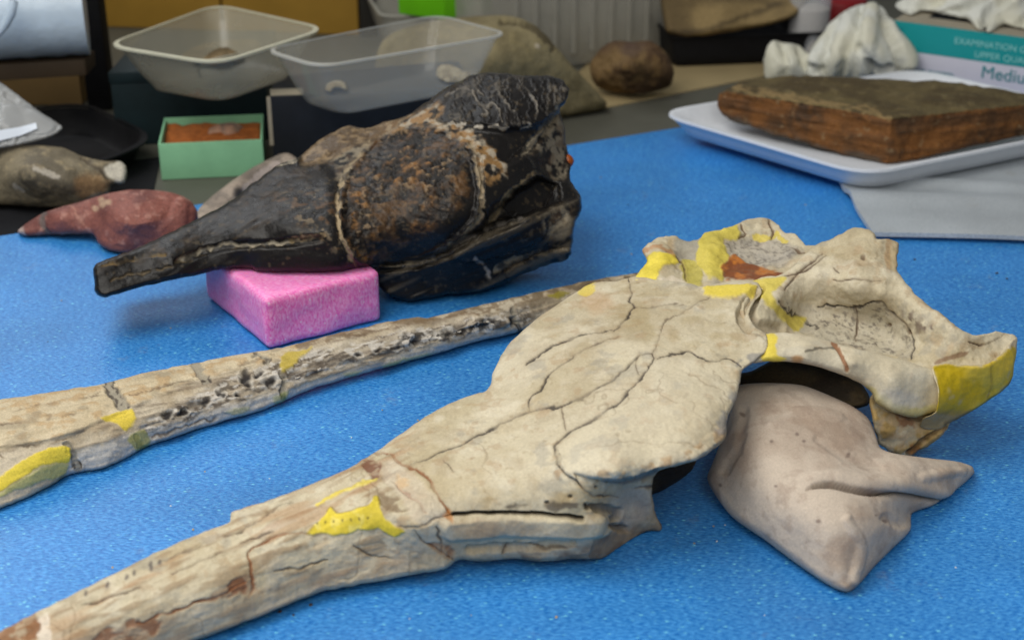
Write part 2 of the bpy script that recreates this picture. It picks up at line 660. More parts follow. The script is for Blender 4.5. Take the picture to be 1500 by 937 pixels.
def tub(parent, rim, z0, z1, taper, mat, r=.02, th=.0012, lip=.004, name='tub_wall', rim_mat=None):
    """open container: tapered wall with inside, bottom and a turned-out lip"""
    off = np.array(parent.location)
    rim = np.array([p[:2] for p in rim]) - off[:2]
    z0, z1 = z0 - off[2], z1 - off[2]
    base = scaled(rim, taper)
    R = []
    R.append(rring(scaled(base, 1, -.006), r * .7, z0))
    R.append(rring(base, r, z0 + .004))
    for t in (.35, .7, 1):
        R.append(rring(base * (1 - t) + rim * t, r, z0 + (z1 - z0) * max(t, .08)))
    wall = loft(name, R + [rring(scaled(rim, 1, -th), r, z1)] +
                [rring(scaled(base * (1 - t) + rim * t, 1, -th), r, z0 + (z1 - z0) * max(t, .08)) for t in (.7, .35)] +
                [rring(scaled(base, 1, -th), r, z0 + .004 + th), rring(scaled(base, 1, -.006 - th), r * .7, z0 + th)])
    o = link_mesh(name, wall, mat, parent)
    lipm = loft('rim', [rring(scaled(rim, 1, -th * .2), r, z1 + .0006), rring(scaled(rim, 1, lip), r, z1 + .0002),
                        rring(scaled(rim, 1, lip), r, z1 + .0022), rring(scaled(rim, 1, -th * .2), r, z1 + .0026),
                        rring(scaled(rim, 1, -th * .2), r, z1 + .0006)], False, False)
    link_mesh('rim', lipm, rim_mat or mat, parent)
    return o


def tube_mesh(name, pts, radii, seg=14, cap=True):
    pts = [Vector(p) for p in pts]
    rings = []
    for k, p in enumerate(pts):
        t = (pts[min(k + 1, len(pts) - 1)] - pts[max(k - 1, 0)]).normalized()
        q = t.to_track_quat('Z', 'Y')
        rings.append([tuple(p + q @ Vector((math.cos(a) * radii[k], math.sin(a) * radii[k], 0)))
                      for a in (2 * math.pi * s / seg for s in range(seg))])
    return loft(name, rings, cap, cap)


# ================================================================== THE SETTING
def sheet(name, corners, z0, z1, mat, label=None, cat=None, kind=None, n=1):
    me = box_mesh(name, [p[:2] for p in corners], z0, z1, .0012)
    o = link_mesh(name, me, mat)
    return tag(o, label, cat, None, kind)


a0, a1 = G(0, 345)[:2], G(835, 212)[:2]
ydir = (a1 - a0) / np.linalg.norm(a1 - a0)
ndir = np.array([-ydir[1], ydir[0]])
MATZ = -.006
sheet('table', [a0 - ydir * 1.2 - ndir * 1.6, a1 + ydir * 1.6 - ndir * 1.6, a1 + ydir * 1.6 + ndir * .95, a0 - ydir * 1.2 + ndir * .95],
      -.045, MATZ - .0006, M['table'], kind='structure')


def foam_sheet(name, c0, ex, ey, w, d, th, mat, label, cat, z=0.0, amp=.0008, nx=90, ny=90, wave=None):
    """thin sheet with soft undulation and closed edges"""
    us, vs = np.linspace(0, 1, nx), np.linspace(0, 1, ny)
    uu, vv = np.meshgrid(us, vs)
    xy = c0 + uu.ravel()[:, None] * ex * w + vv.ravel()[:, None] * ey * d
    h = -amp * fbm(np.c_[xy, np.zeros(len(xy))], 9, 3, 2)
    if wave is not None: h = h + wave(uu.ravel(), vv.ravel())
    top = np.c_[xy, z + h]
    bot = np.c_[xy, z + h - th]
    n = nx * ny
    I = np.arange(n).reshape(ny, nx)
    q = np.c_[I[:-1, :-1].ravel(), I[:-1, 1:].ravel(), I[1:, 1:].ravel(), I[1:, :-1].ravel()]
    qb = q[:, ::-1] + n
    ed = []
    for line, rev in ((I[0], False), (I[-1], True), (I[:, 0], True), (I[:, -1], False)):
        for a, b in zip(line[:-1], line[1:]):
            ed.append((b, a, a + n, b + n) if not rev else (a, b, b + n, a + n))
    me = mesh_from(name, np.r_[top, bot], np.r_[q, qb, np.array(ed)])
    me.set_sharp_from_angle(angle=math.radians(50))
    o = link_mesh(name, me, mat)
    return tag(o, label, cat)


foam_sheet('foam_mat', a0 - ydir * .75 - ndir * 1.25, ydir, ndir, 2.3, 1.25, .0055, M['mat'],
           'large bright blue foam sheet spread over the table under the fossils', 'foam mat')

# ================================================================== PALE LONG-SNOUTED SKULL
BONE = lin(198, 187, 160)
BONE2 = lin(183, 170, 139)
PALE = lin(213, 204, 181)
YEL = lin(222, 200, 62)
YEL2 = lin(186, 160, 20)
RUST = lin(138, 74, 28)
BRN = lin(120, 80, 46)
DRK = lin(52, 44, 36)
GRY = lin(150, 144, 132)


def bone_base(c, seed=0, tint=1.0):
    n1 = fbm(c.P, 22, 4, seed + 1)
    n2 = fbm(c.P, 90, 4, seed + 2)
    n3 = fbm(c.P, 320, 3, seed + 3)
    col = mixc(np.tile(BONE * tint, (c.n, 1)), sstep(.42, .68, n1), BONE2 * tint)
    col = mixc(col, .55 * sstep(.52, .72, n2), PALE * tint)
    col = mixc(col, .35 * sstep(.60, .78, fbm(c.P, 60, 4, seed + 11)), lin(168, 142, 104))
    col = mixc(col, .45 * sstep(.70, .80, n3), lin(156, 138, 106))
    sp = fbm(c.P, 210, 2, seed + 21)
    col = mixc(col, .4 * sstep(.80, .88, sp), lin(118, 98, 72))
    col = mixc(col, .30 * sstep(.50, .75, fbm(c.P, 11, 3, seed + 31)), lin(164, 150, 124))
    w1, w2, w3 = fbm(c.P, 38, 5, seed + 41, .6), fbm(c.P, 75, 5, seed + 43, .6), fbm(c.P, 26, 4, seed + 45, .6)
    col = mixc(col, .32 * sstep(.50, .66, w1), lin(174, 156, 120))
    col = mixc(col, .28 * sstep(.54, .68, w2), lin(152, 136, 110))
    col = mixc(col, .45 * sstep(.54, .68, w3), lin(206, 196, 172))
    col = mixc(col, .30 * sstep(.60, .70, fbm(c.P, 120, 4, seed + 47)), lin(156, 122, 84))
    col = mixc(col, .40 * sstep(.60, .70, fbm(c.P, 50, 5, seed + 49, .6)), lin(146, 142, 132))
    disp = (n1 - .5) * .004 + (n2 - .5) * .0016 + (n3 - .5) * .0006
    return col, np.full(c.n, .62), disp


def cracks(c, col, disp, lines, color=DRK, w=1.1, depth=.0012, warp=.35, k=.9, taper=True):
    for ln in lines:
        m = c.line(ln, w, warp, .5, taper) * (.45 + .55 * sstep(.35, .55, fbm(c.P, 70, 3, 77)))
        halo = c.line(ln, w + 1.5, warp, 3)
        col = mixc(col, halo * .12, lin(120, 98, 70))
        col = mixc(col, m * k, color)
        disp = disp - depth * m
    return col, disp


ROOF_CRACKS = [
    [(600, 683), (640, 666), (700, 636), (734, 619), (774, 602), (825, 594), (845, 587), (871, 572), (899, 554), (931, 525), (938, 518), (958, 518)],
    [(958, 512), (956, 528), (928, 562), (897, 592), (860, 617), (825, 636), (813, 652), (813, 664), (820, 683), (834, 697), (853, 715)],
    [(775, 600), (777, 585), (794, 568), (805, 548), (828, 530), (840, 520)],
    [(768, 534), (794, 517), (822, 501), (860, 490), (897, 484)],
    [(921, 409), (925, 428), (922, 440), (928, 450), (919, 466), (899, 485)],
    [(962, 524), (979, 518), (996, 515), (1010, 512), (1025, 522), (1053, 527), (1065, 522), (1090, 537)],
]
FINE_CRACKS = [
    [(840, 520), (865, 507), (882, 500), (905, 492)], [(958, 517), (968, 485), (971, 475), (988, 464), (1010, 451), (1040, 436)],
    [(825, 594), (824, 611), (830, 628)], [(936, 518), (931, 535), (935, 548)], [(928, 450), (950, 452), (975, 447), (1000, 444)],
    [(664, 690), (650, 676)],
]
SNOUT_BROWN = [
    [(540, 663), (572, 667), (591, 681), (600, 684), (625, 700), (634, 713), (642, 730), (655, 747), (660, 753)],
    [(364, 811), (394, 789), (420, 781), (449, 779)], [(364, 811), (368, 830), (372, 862), (362, 875)],
    [(200, 912), (240, 900), (290, 882), (330, 868), (360, 852)], [(575, 702), (588, 715), (603, 728), (618, 744), (625, 750)],
]
SNOUT_DARK = [
    [(660, 753), (625, 768), (600, 772), (585, 772)], [(608, 777), (617, 792), (634, 804), (666, 818)], [(638, 772), (645, 790), (647, 810)],
    [(330, 785), (347, 777), (370, 764), (409, 741), (430, 730)], [(352, 792), (385, 781), (402, 777)], [(232, 822), (262, 812), (300, 796)],
    [(250, 840), (290, 822), (330, 806)], [(120, 885), (160, 872), (205, 858)], [(700, 801), (760, 798), (800, 804), (850, 802)],
    [(760, 790), (745, 800), (738, 812)], [(520, 800), (545, 812), (570, 818)], [(838, 700), (856, 720), (880, 727), (905, 728)],
    [(893, 776), (905, 772), (918, 770)], [(930, 716), (945, 712), (955, 708)], [(400, 838), (440, 830), (480, 820)], [(560, 700), (585, 690)],
]
SLIT = [(664, 753), (690, 751), (721, 751), (764, 752), (796, 753), (825, 755), (852, 757)]
Y_PATCH = [(449, 779), (466, 762), (484, 742), (494, 750), (506, 751), (539, 740), (546, 728), (555, 728), (559, 753), (575, 768), (593, 779), (571, 783), (552, 772), (514, 779), (481, 782)]
RIM = [(830, 672), (850, 692), (885, 702), (911, 703), (940, 696), (962, 688), (1018, 674), (1063, 642), (1100, 620)]
UNDER_RIM = [(840, 692), (885, 702), (911, 703), (940, 696), (962, 688), (1018, 674), (1063, 642), (1100, 700), (1000, 830), (860, 830), (880, 760), (850, 720)]


def paint_skull(c):
    col, rgh, disp = bone_base(c, 0)
    U, V = c.U, c.V
    # longitudinal grain of the snout
    sn = sstep(640, 560, U)
    ax = np.array([.80, .60, 0])
    q = np.c_[(c.P @ ax) * .18, c.P[:, 1] * .8 - c.P[:, 0] * .6, c.P[:, 2]]
    g = fbm(q, 260, 3, 31)
    col = mixc(col, sn * .65 * sstep(.50, .70, g), lin(142, 118, 88))
    col = mixc(col, sn * .5 * sstep(.56, .70, fbm(q, 120, 3, 33)), lin(166, 124, 84))
    col = mixc(col, sn * .4 * sstep(.58, .72, fbm(q, 90, 3, 35)), lin(214, 204, 186))
    disp = disp + sn * (g - .5) * .0016
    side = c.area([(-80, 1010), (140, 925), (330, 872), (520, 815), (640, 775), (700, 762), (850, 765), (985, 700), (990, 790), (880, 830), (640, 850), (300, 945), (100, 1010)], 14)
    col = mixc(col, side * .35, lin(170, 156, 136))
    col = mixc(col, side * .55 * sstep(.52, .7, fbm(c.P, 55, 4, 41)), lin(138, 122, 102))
    col = mixc(col, .28 * c.area([(830, 640), (900, 560), (1000, 522), (1075, 560), (1050, 620), (930, 690), (850, 690)], 16), PALE)
    col = mixc(col, .5 * c.area([(860, 405), (1000, 420), (1085, 460), (1075, 520), (960, 505), (900, 470)], 24) * sstep(.4, .65, fbm(c.P, 60, 4, 51)), lin(158, 140, 100))
    col, disp = cracks(c, col, disp, ROOF_CRACKS, lin(50, 42, 38), .9, .0008, .55)
    col, disp = cracks(c, col, disp, FINE_CRACKS, lin(86, 70, 54), .45, .0004, .6, .7)
    hr = np.abs(fbm(c.P, 28, 4, 401) - .5) * 2
    hk = (1 - sstep(.006, .022, hr)) * sstep(.45, .62, fbm(c.P, 14, 2, 403))
    col = mixc(col, hk * .35, lin(120, 100, 76))
    disp = disp - .0003 * hk + .0012 * (fbm(c.P, 130, 3, 405) - .5) * sstep(.4, .65, fbm(c.P, 18, 2, 407))
    col, disp = cracks(c, col, disp, SNOUT_BROWN, lin(128, 76, 38), 1.5, .0008, .7, .85)
    col, disp = cracks(c, col, disp, SNOUT_DARK, lin(78, 64, 52), 1.0, .0009, .8, .75)
    # beaded edge of the brow plate, step at its seam
    m = c.line([(820, 683), (834, 698), (862, 700), (911, 700), (962, 685), (1018, 668), (1058, 640)], 9, .5, 8)
    col = mixc(col, m * .55 * sstep(.5, .66, fbm(c.P, 160, 3, 61)), lin(156, 118, 72))
    disp = disp + m * (fbm(c.P, 170, 3, 62) - .4) * .003
    # slit between snout roof and cheek
    _, _, _, al = seg_dist(U, V, SLIT)
    for w, dp in ((.8, .002), (1.6, .003)):
        m = c.line(SLIT if w < 2 else SLIT[2:], w, .3, 1.2)
        col = mixc(col, m * .85, lin(46, 38, 32))
        disp = disp - dp * m
    m = c.line([(690, 745), (730, 738), (780, 735), (830, 730), (860, 735)], 7, 1.2, 8)
    col = mixc(col, m * .55 * sstep(.4, .6, fbm(c.P, 80, 3, 301)), lin(150, 124, 76))
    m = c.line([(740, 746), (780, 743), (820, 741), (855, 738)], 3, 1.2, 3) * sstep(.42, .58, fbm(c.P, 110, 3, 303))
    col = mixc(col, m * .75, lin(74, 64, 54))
    m = c.area([(690, 790), (760, 783), (830, 782), (875, 765), (892, 775), (850, 795), (770, 800)], 7, 1)
    col = mixc(col, m * .5, lin(206, 190, 156))
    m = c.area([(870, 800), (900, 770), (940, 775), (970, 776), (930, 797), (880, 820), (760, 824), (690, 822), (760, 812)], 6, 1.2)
    col = mixc(col, m * .6 * sstep(.38, .58, fbm(c.P, 90, 3, 305)), lin(104, 84, 66))  # dirt and painted shadow in dark brown along the bottom rim
    m = c.area([(650, 765), (740, 762), (800, 768), (760, 780), (680, 782)], 6, 1.2)
    col = mixc(col, m * .35, lin(172, 140, 104))
    m = c.line([(885, 702), (911, 705), (940, 697), (962, 688)], 2.2, .4, 3)
    col = mixc(col, m * .6, lin(96, 96, 98))  # shadow gap under the brow rim, painted as a grey line
    disp = disp + .0035 * c.line([(660, 775), (740, 770), (830, 772), (880, 770)], 9, .4, 10)
    disp = disp - .003 * c.line([(840, 795), (780, 800), (720, 803), (690, 804)], 3, .6, 5)
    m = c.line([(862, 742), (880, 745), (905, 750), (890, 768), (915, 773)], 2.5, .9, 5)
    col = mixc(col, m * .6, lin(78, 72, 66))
    disp = disp - .003 * m
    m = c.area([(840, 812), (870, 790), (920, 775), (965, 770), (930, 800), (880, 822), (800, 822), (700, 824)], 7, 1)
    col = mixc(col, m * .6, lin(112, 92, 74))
    m = c.area([(905, 720), (930, 712), (950, 720), (950, 750), (920, 775), (905, 760)], 8)
    col = mixc(col, m * .5, lin(150, 148, 146))
    for x, y, r in ((872, 712, 3), (860, 744, 5), (835, 727, 3), (800, 736, 3)):
        m = c.dot(x, y, r, r * .7)
        col = mixc(col, m * .8, DRK)
        disp = disp - .0015 * m
    # breaks, stains and repair filler on the snout
    for pg, cl, k in (
            ([(531, 681), (541, 672), (560, 681), (556, 694), (546, 698), (536, 690)], lin(108, 62, 40), .85),
            ([(500, 682), (535, 668), (548, 668), (528, 678)], lin(126, 84, 56), .7),
            ([(548, 708), (560, 722), (584, 722), (577, 736), (597, 745), (567, 750), (559, 738)], lin(120, 100, 74), .8),
            ([(289, 884), (320, 862), (350, 846), (372, 846), (374, 864), (340, 874), (310, 878)], lin(130, 78, 46), .85),
            ([(140, 930), (170, 915), (215, 905), (240, 912), (215, 932), (180, 950), (130, 960)], lin(128, 80, 50), .8),
            ([(-60, 980), (-30, 935), (5, 918), (50, 897), (58, 918), (40, 950), (10, 990)], lin(132, 84, 46), .85),
            ([(56, 905), (68, 895), (78, 930), (70, 960), (52, 950)], lin(226, 216, 200), .7),
            ([(585, 696), (600, 702), (602, 712), (588, 712), (578, 704)], lin(196, 146, 60), .7),
            ([(655, 745), (662, 750), (660, 762), (648, 756)], lin(176, 110, 40), .7),
            ([(625, 800), (640, 796), (668, 804), (665, 818), (640, 815)], lin(142, 92, 52), .7)):
        m = c.area(pg, 2.6, 1.2) * (.45 + .55 * sstep(.38, .55, fbm(c.P, 150, 3, 79)))
        col = mixc(col, m * k, cl)
        disp = disp - .0008 * m
    m = c.area([(570, 672), (600, 690), (632, 722), (652, 755), (620, 768), (600, 755), (585, 725), (560, 700)], 4)
    col = mixc(col, m * .4, lin(206, 194, 176))
    disp = disp - .0015 * m * (fbm(c.P, 120, 3, 71))
    m = np.maximum(c.area(Y_PATCH, 1.8, .55), .8 * c.line([(464, 738), (503, 719), (552, 701)], 1.4, .7, 2))
    col = mixc(col, m, mixc(YEL * (.66 + .55 * fbm(c.P, 90, 3, 81))[:, None], .5 * sstep(.5, .66, fbm(c.P, 200, 3, 85)), lin(236, 222, 130)))
    col = mixc(col, .5 * c.line(Y_PATCH + Y_PATCH[:1], .8, .5, 1.5) * sstep(.42, .58, fbm(c.P, 120, 2, 87)), lin(120, 96, 40))
    disp = disp * (1 - .5 * m) + (.0007 + .0010 * (fbm(c.P, 160, 3, 83) - .5)) * m
    for k in range(7):
        x = 464 + k * 12.5
        m = c.dot(x, 766 - (k * 1.2), 1.6, 2.2)
        col = mixc(col, m * .7, lin(70, 60, 30))
    for x, y in ((126, 868), (157, 856), (185, 845), (196, 838), (221, 826), (234, 824), (222, 832)):
        m = c.dot(x, y, 2.8, 4.2, .3)
        col = mixc(col, m * .7, lin(60, 52, 56))
    m = c.area([(846, 428), (860, 414), (872, 416), (868, 428), (858, 434)], 2)
    col = mixc(col, m * .7, YEL)
    m = c.area([(850, 432), (880, 428), (900, 445), (870, 460)], 8)
    col = mixc(col, m * .25, lin(182, 122, 66))
    # hole margin
    m = c.line([(1110, 525), (1085, 545), (1082, 570), (1072, 600), (1058, 625)], 8, 1.1, 8)
    col = mixc(col, m * .65 * sstep(.45, .6, fbm(c.P, 110, 3, 91)), lin(128, 128, 130))
    m = c.line([(1108, 428), (1092, 445), (1086, 462), (1096, 478)], 4, .3, 5)
    disp = disp - .004 * m
    col = mixc(col, m * .35, lin(120, 100, 72))
    m = c.area([(1030, 422), (1071, 418), (1107, 419), (1104, 428), (1060, 437), (1032, 432)], 2)
    col = mixc(col, m * .85, YEL)
    disp = disp + .0012 * m
    return col, rgh, disp


skull = thing('fossil_skull', 'pale bone-coloured long-snouted fossil skull with yellow filler, propped on a suede bag', 'skull', (0.05, 0.80, 0))


def push_skull(c):
    m = c.area(UNDER_RIM, 1.2, .25, False)
    amt = .030 * sstep(850, 935, c.U)
    plate = c.area([(816, 655), (828, 639), (860, 619), (897, 594), (928, 564), (958, 530), (996, 517), (1025, 524), (1062, 528), (1100, 548), (1100, 640), (1020, 690), (911, 712), (850, 706), (828, 690)], 3, .4)
    return m * amt - .0032 * plate * (1 - m)


SK_OUT = [(-160, 1010, .030), (-60, 955, .031), (0, 924, .033), (50, 898, .034), (120, 863, .036), (180, 833, .038), (232, 807, .039), (300, 778, .041), (336, 764, .042), (340, 750, .043), (385, 735, .044),
          (440, 715, .045), (500, 690, .046), (545, 665, .048), (590, 633, .050), (640, 600, .053), (690, 578, .056), (714, 570, .058), (722, 545, .060), (740, 511, .063), (770, 480, .066),
          (810, 450, .070), (850, 424, .074), (872, 413, .077), (905, 411, .080), (930, 405, .083), (965, 410, .086), (1005, 414, .089), (1030, 420, .090), (1070, 411, .092), (1108, 413, .094),
          (1116, 428, .093), (1104, 445, .092), (1098, 462, .091), (1106, 478, .090), (1122, 490, .088), (1124, 512, .086), (1108, 527, .084), (1087, 543, .082), (1083, 562, .080), (1078, 585, .078),
          (1066, 612, .075), (1062, 643, .070), (1018, 674, .068), (966, 688, .066), (957, 700, .060), (955, 725, .048), (962, 755, .030), (970, 776, .018), (947, 782, .014), (928, 795, .012), (881, 817, .009), (840, 818, .009),
          (790, 822, .009), (752, 818, .009), (700, 822, .010), (672, 820, .011), (650, 833, .010), (620, 839, .009), (540, 853, .008), (467, 868, .007), (373, 905, .006), (289, 937, .005), (150, 990, .004), (20, 1060, .004)]
SK_IN = [(-40, 985, .026), (100, 915, .030), (200, 880, .033), (300, 830, .037), (300, 880, .026), (420, 770, .043), (430, 830, .026), (520, 740, .047), (560, 800, .026), (600, 720, .051), (610, 770, .042), (620, 805, .024),
         (680, 650, .057), (700, 720, .053), (720, 780, .032), (760, 600, .064), (800, 690, .062), (800, 740, .047), (830, 785, .028), (850, 560, .076), (850, 640, .072), (900, 500, .083), (930, 600, .081), (950, 650, .075),
         (1000, 480, .088), (1000, 560, .085), (1040, 600, .081), (1050, 500, .088), (1080, 450, .092), (760, 530, .067), (820, 480, .074), (870, 720, .056), (920, 740, .040), (900, 690, .070), (880, 780, .028), (940, 765, .028), (960, 430, .086)]

REG = [('orbital_plate', lambda c: c.area([(814, 652), (826, 637), (860, 617), (897, 592), (928, 562), (956, 528), (962, 524), (996, 515), (1010, 512), (1025, 522), (1053, 527), (1065, 522), (1090, 537), (1100, 560), (1080, 640), (1020, 680), (962, 692), (911, 706), (850, 704), (834, 697), (820, 683)], 1, .35), None),
       ('frontal_plate', lambda c: c.area([(776, 600), (778, 585), (794, 568), (805, 548), (828, 530), (840, 520), (865, 507), (897, 495), (958, 517), (938, 518), (931, 525), (899, 554), (871, 572), (845, 587), (825, 594)], 1, .35), None),
       ('snout', lambda c: c.area([(-200, 1100), (-200, 960), (0, 900), (300, 760), (520, 640), (556, 652), (572, 666), (591, 681), (600, 684), (625, 700), (634, 713), (642, 730), (655, 747), (640, 762), (645, 790), (666, 820), (640, 870), (300, 1000)], 1, .4), None),
       ('filler_patch', lambda c: c.area(Y_PATCH, 1.8, .55), 'yellow filler patch with a row of dark dots on the snout'),
       ('filler_patch', lambda c: c.area([(1030, 422), (1071, 418), (1107, 419), (1104, 428), (1060, 437), (1032, 432)], 2), 'thin yellow filler strip at the back edge of the skull roof')]
sculpt(skull, 'skull_roof', SK_OUT, SK_IN, paint_skull, M['bone'], 1.25, (7, .005), (60, .035), 1.3, push=push_skull, regions=REG, label=None)


def paint_bar(c):
    col, rgh, disp = bone_base(c, 3)
    col = mixc(col, .4 * np.ones(c.n), PALE)
    m = c.area([(1110, 493), (1137, 490), (1137, 516), (1152, 527), (1125, 532), (1112, 515)], 2)
    col = mixc(col, m * .9, YEL)
    m = c.line([(1221, 500), (1231, 516), (1240, 543)], 2.6, .4)
    col = mixc(col, m * .85, lin(138, 86, 48))
    disp = disp - .001 * m
    m = c.dot(1168, 526, 9, 6)
    col = mixc(col, m * .7, lin(170, 116, 50))
    m = c.line([(1180, 514), (1200, 510), (1222, 509)], .8)
    col = mixc(col, m * .7, DRK)
    m = c.line([(1272, 575), (1295, 592), (1330, 606), (1368, 600)], 6, .8, 6)
    col = mixc(col, m * .5, lin(170, 160, 60))
    m = c.area([(1285, 575), (1320, 572), (1345, 585), (1320, 600), (1295, 592)], 7)
    col = mixc(col, m * .45, lin(190, 190, 186))
    disp = disp + .002 * (fbm(c.P, 60, 3, 7) - .5)
    return col, rgh, disp


sculpt(skull, 'cheek_bar', [(1096, 502, .084), (1118, 490, .086), (1150, 487, .087), (1185, 492, .086), (1230, 504, .083), (1280, 517, .080), (1330, 529, .075), (1364, 540, .0690), (1400, 546, .0650), (1404, 575, .0540), (1396, 598, .0435), (1362, 606, .0420), (1338, 611, .0420),
                             (1308, 604, .048), (1284, 590, .054), (1276, 574, .060), (1258, 560, .065), (1228, 547, .071), (1198, 537, .076), (1160, 530, .079), (1122, 529, .081), (1100, 530, .080)],
       [(1180, 512, .086), (1250, 530, .080), (1310, 560, .068), (1340, 580, .056), (1130, 510, .086)], paint_bar, M['bone'], 1.5, (9, .006), (30, .020), .8,
       regions=[('filler_patch', lambda c: c.area([(1110, 493), (1137, 490), (1137, 516), (1152, 527), (1125, 532), (1112, 515)], 2), 'small yellow filler patch at the front of the cheek bar')])


def paint_yellow(c):
    col, rgh, disp = bone_base(c, 5)
    n = fbm(c.P, 60, 4, 3)
    y = c.area([(1368, 534), (1440, 536), (1465, 522), (1486, 508), (1492, 545), (1478, 572), (1455, 585), (1425, 602), (1372, 608), (1376, 570)], 2.5, .6)
    ycol = mixc(np.tile(YEL2, (c.n, 1)), sstep(.4, .65, n), lin(204, 178, 60))
    ycol = mixc(ycol, .6 * sstep(.62, .75, fbm(c.P, 90, 3, 8)), lin(190, 178, 130))
    col = mixc(col, y, ycol)
    lo = c.area([(1345, 606), (1380, 604), (1420, 600), (1400, 618), (1370, 630), (1345, 622)], 4)
    col = mixc(col, lo * .7, lin(150, 128, 70))
    m = c.line([(1452, 524), (1450, 560), (1445, 585)], 1.2, .5)
    col = mixc(col, m * .4, lin(130, 104, 20))
    col = mixc(col, .6 * c.line([(1484, 560), (1455, 585), (1425, 603), (1388, 622)], 3, .6, 3), lin(90, 70, 20))
    disp = disp + .003 * (n - .5)
    return col, rgh - .1, disp


sculpt(skull, 'filler_block', [(1366, 537, .0705), (1400, 533, .0705), (1440, 534, .0700), (1465, 520, .0705), (1489, 494, .071), (1488, 520, .064), (1482, 556, .052), (1470, 571, .046), (1432, 597, .037), (1396, 617, .030), (1372, 630, .025), (1348, 624, .031), (1352, 612, .041), (1370, 604, .0455), (1374, 572, .0605)],
       [(1420, 565, .0560), (1390, 585, .0530)], paint_yellow, M['bone'], 1.5, (3, .002), (26, .030), 1.2, label='large yellow filler block at the rear corner of the skull')


def paint_quad(c):
    col, rgh, disp = bone_base(c, 7)
    n = fbm(c.P, 70, 4, 4)
    col = mixc(col, .7 * sstep(.42, .55, n), lin(176, 140, 60))
    col = mixc(col, .7 * sstep(.56, .66, fbm(c.P, 90, 4, 14)), lin(146, 88, 40))
    col = mixc(col, .5 * sstep(.58, .68, fbm(c.P, 130, 3, 24)), lin(204, 178, 140))
    m = c.line([(1300, 598), (1330, 612), (1355, 614)], 2, .5)
    col = mixc(col, m * .6, lin(84, 60, 30))
    m = c.line([(1330, 664), (1350, 648), (1385, 624)], 2.5, .5)
    col = mixc(col, m * .7, lin(70, 52, 30))
    return col, rgh, disp + .005 * (n - .5) - .002 * m


sculpt(skull, 'quadrate', [(1274, 580, .050), (1290, 572, .050), (1330, 584, .046), (1370, 592, .040), (1392, 616, .031), (1378, 640, .020), (1348, 660, .010), (1330, 669, .006), (1308, 664, .010), (1288, 650, .018), (1280, 622, .034)],
       [(1320, 630, .028)], paint_quad, M['bone'], 1.5, (7, .005), (24, .026), 2.0)


def paint_occ(c):
    col, rgh, disp = bone_base(c, 9)
    basin = c.area([(1150, 440), (1200, 450), (1245, 450), (1288, 442), (1325, 478), (1340, 520), (1290, 518), (1200, 495), (1150, 470)], 6)
    col = mixc(col, basin * .55, lin(178, 172, 156))
    col = mixc(col, basin * .7 * sstep(.50, .68, fbm(c.P, 380, 3, 13)) * sstep(.42, .62, fbm(c.P, 40, 2, 23)), lin(96, 88, 82))
    L1 = [[(1200, 449), (1243, 449), (1264, 447), (1288, 440), (1302, 454), (1320, 471), (1337, 490), (1341, 508), (1337, 523)], [(1141, 441), (1148, 454), (1167, 460), (1182, 471), (1200, 484)]]
    col, disp = cracks(c, col, disp, L1, lin(54, 48, 44), 1.5, .0010, .9)
    col, disp = cracks(c, col, disp, [[(1219, 409), (1232, 412), (1253, 409), (1270, 412), (1290, 412)], [(1255, 449), (1256, 475), (1253, 499)], [(1220, 392), (1230, 400)], [(1148, 425), (1165, 405), (1190, 385), (1205, 372)],
                                      [(1420, 500), (1440, 505), (1462, 495), (1470, 488)], [(1150, 405), (1180, 398), (1210, 375)]], lin(88, 70, 54), .9, .0008)
    m = c.area([(1318, 462), (1330, 455), (1355, 470), (1372, 478), (1360, 490), (1340, 482)], 7, 1.4)
    col = mixc(col, m * .75 * sstep(.42, .6, fbm(c.P, 260, 3, 33)), lin(96, 78, 70))
    m = c.line([(1302, 348), (1301, 372), (1302, 395)], 2.5, .5, 3)
    col = mixc(col, m * .5, lin(156, 112, 62))
    m = c.area([(1306, 350), (1318, 356), (1316, 398), (1304, 396)], 3)
    col = mixc(col, m * .5, lin(166, 142, 100))
    for x, y, r in ((1265, 377, 3.5), (1302, 476, 3), (1330, 486, 3)):
        m = c.dot(x, y, r)
        col = mixc(col, m * .8, lin(92, 70, 48))
        disp = disp - .001 * m
    m = c.line([(1370, 532), (1395, 522), (1418, 516)], 2.4, .6, 2, True)
    col = mixc(col, m * .7, lin(112, 76, 50))
    m = c.area([(1090, 409), (1114, 409), (1150, 408), (1131, 432), (1152, 458), (1180, 464), (1174, 477), (1163, 487), (1141, 466), (1120, 442), (1107, 428)], 2.5)
    col = mixc(col, m * .85, lin(206, 188, 70))
    m = c.line([(1112, 422), (1104, 440), (1100, 460), (1112, 474), (1140, 482)], 4, .4, 6)
    disp = disp - .004 * m
    col = mixc(col, m * .3, lin(120, 100, 72))
    disp = disp + .004 * (fbm(c.P, 45, 3, 43) - .5) + .0030 * (fbm(c.P, 110, 3, 44) - .5)
    return col, rgh, disp


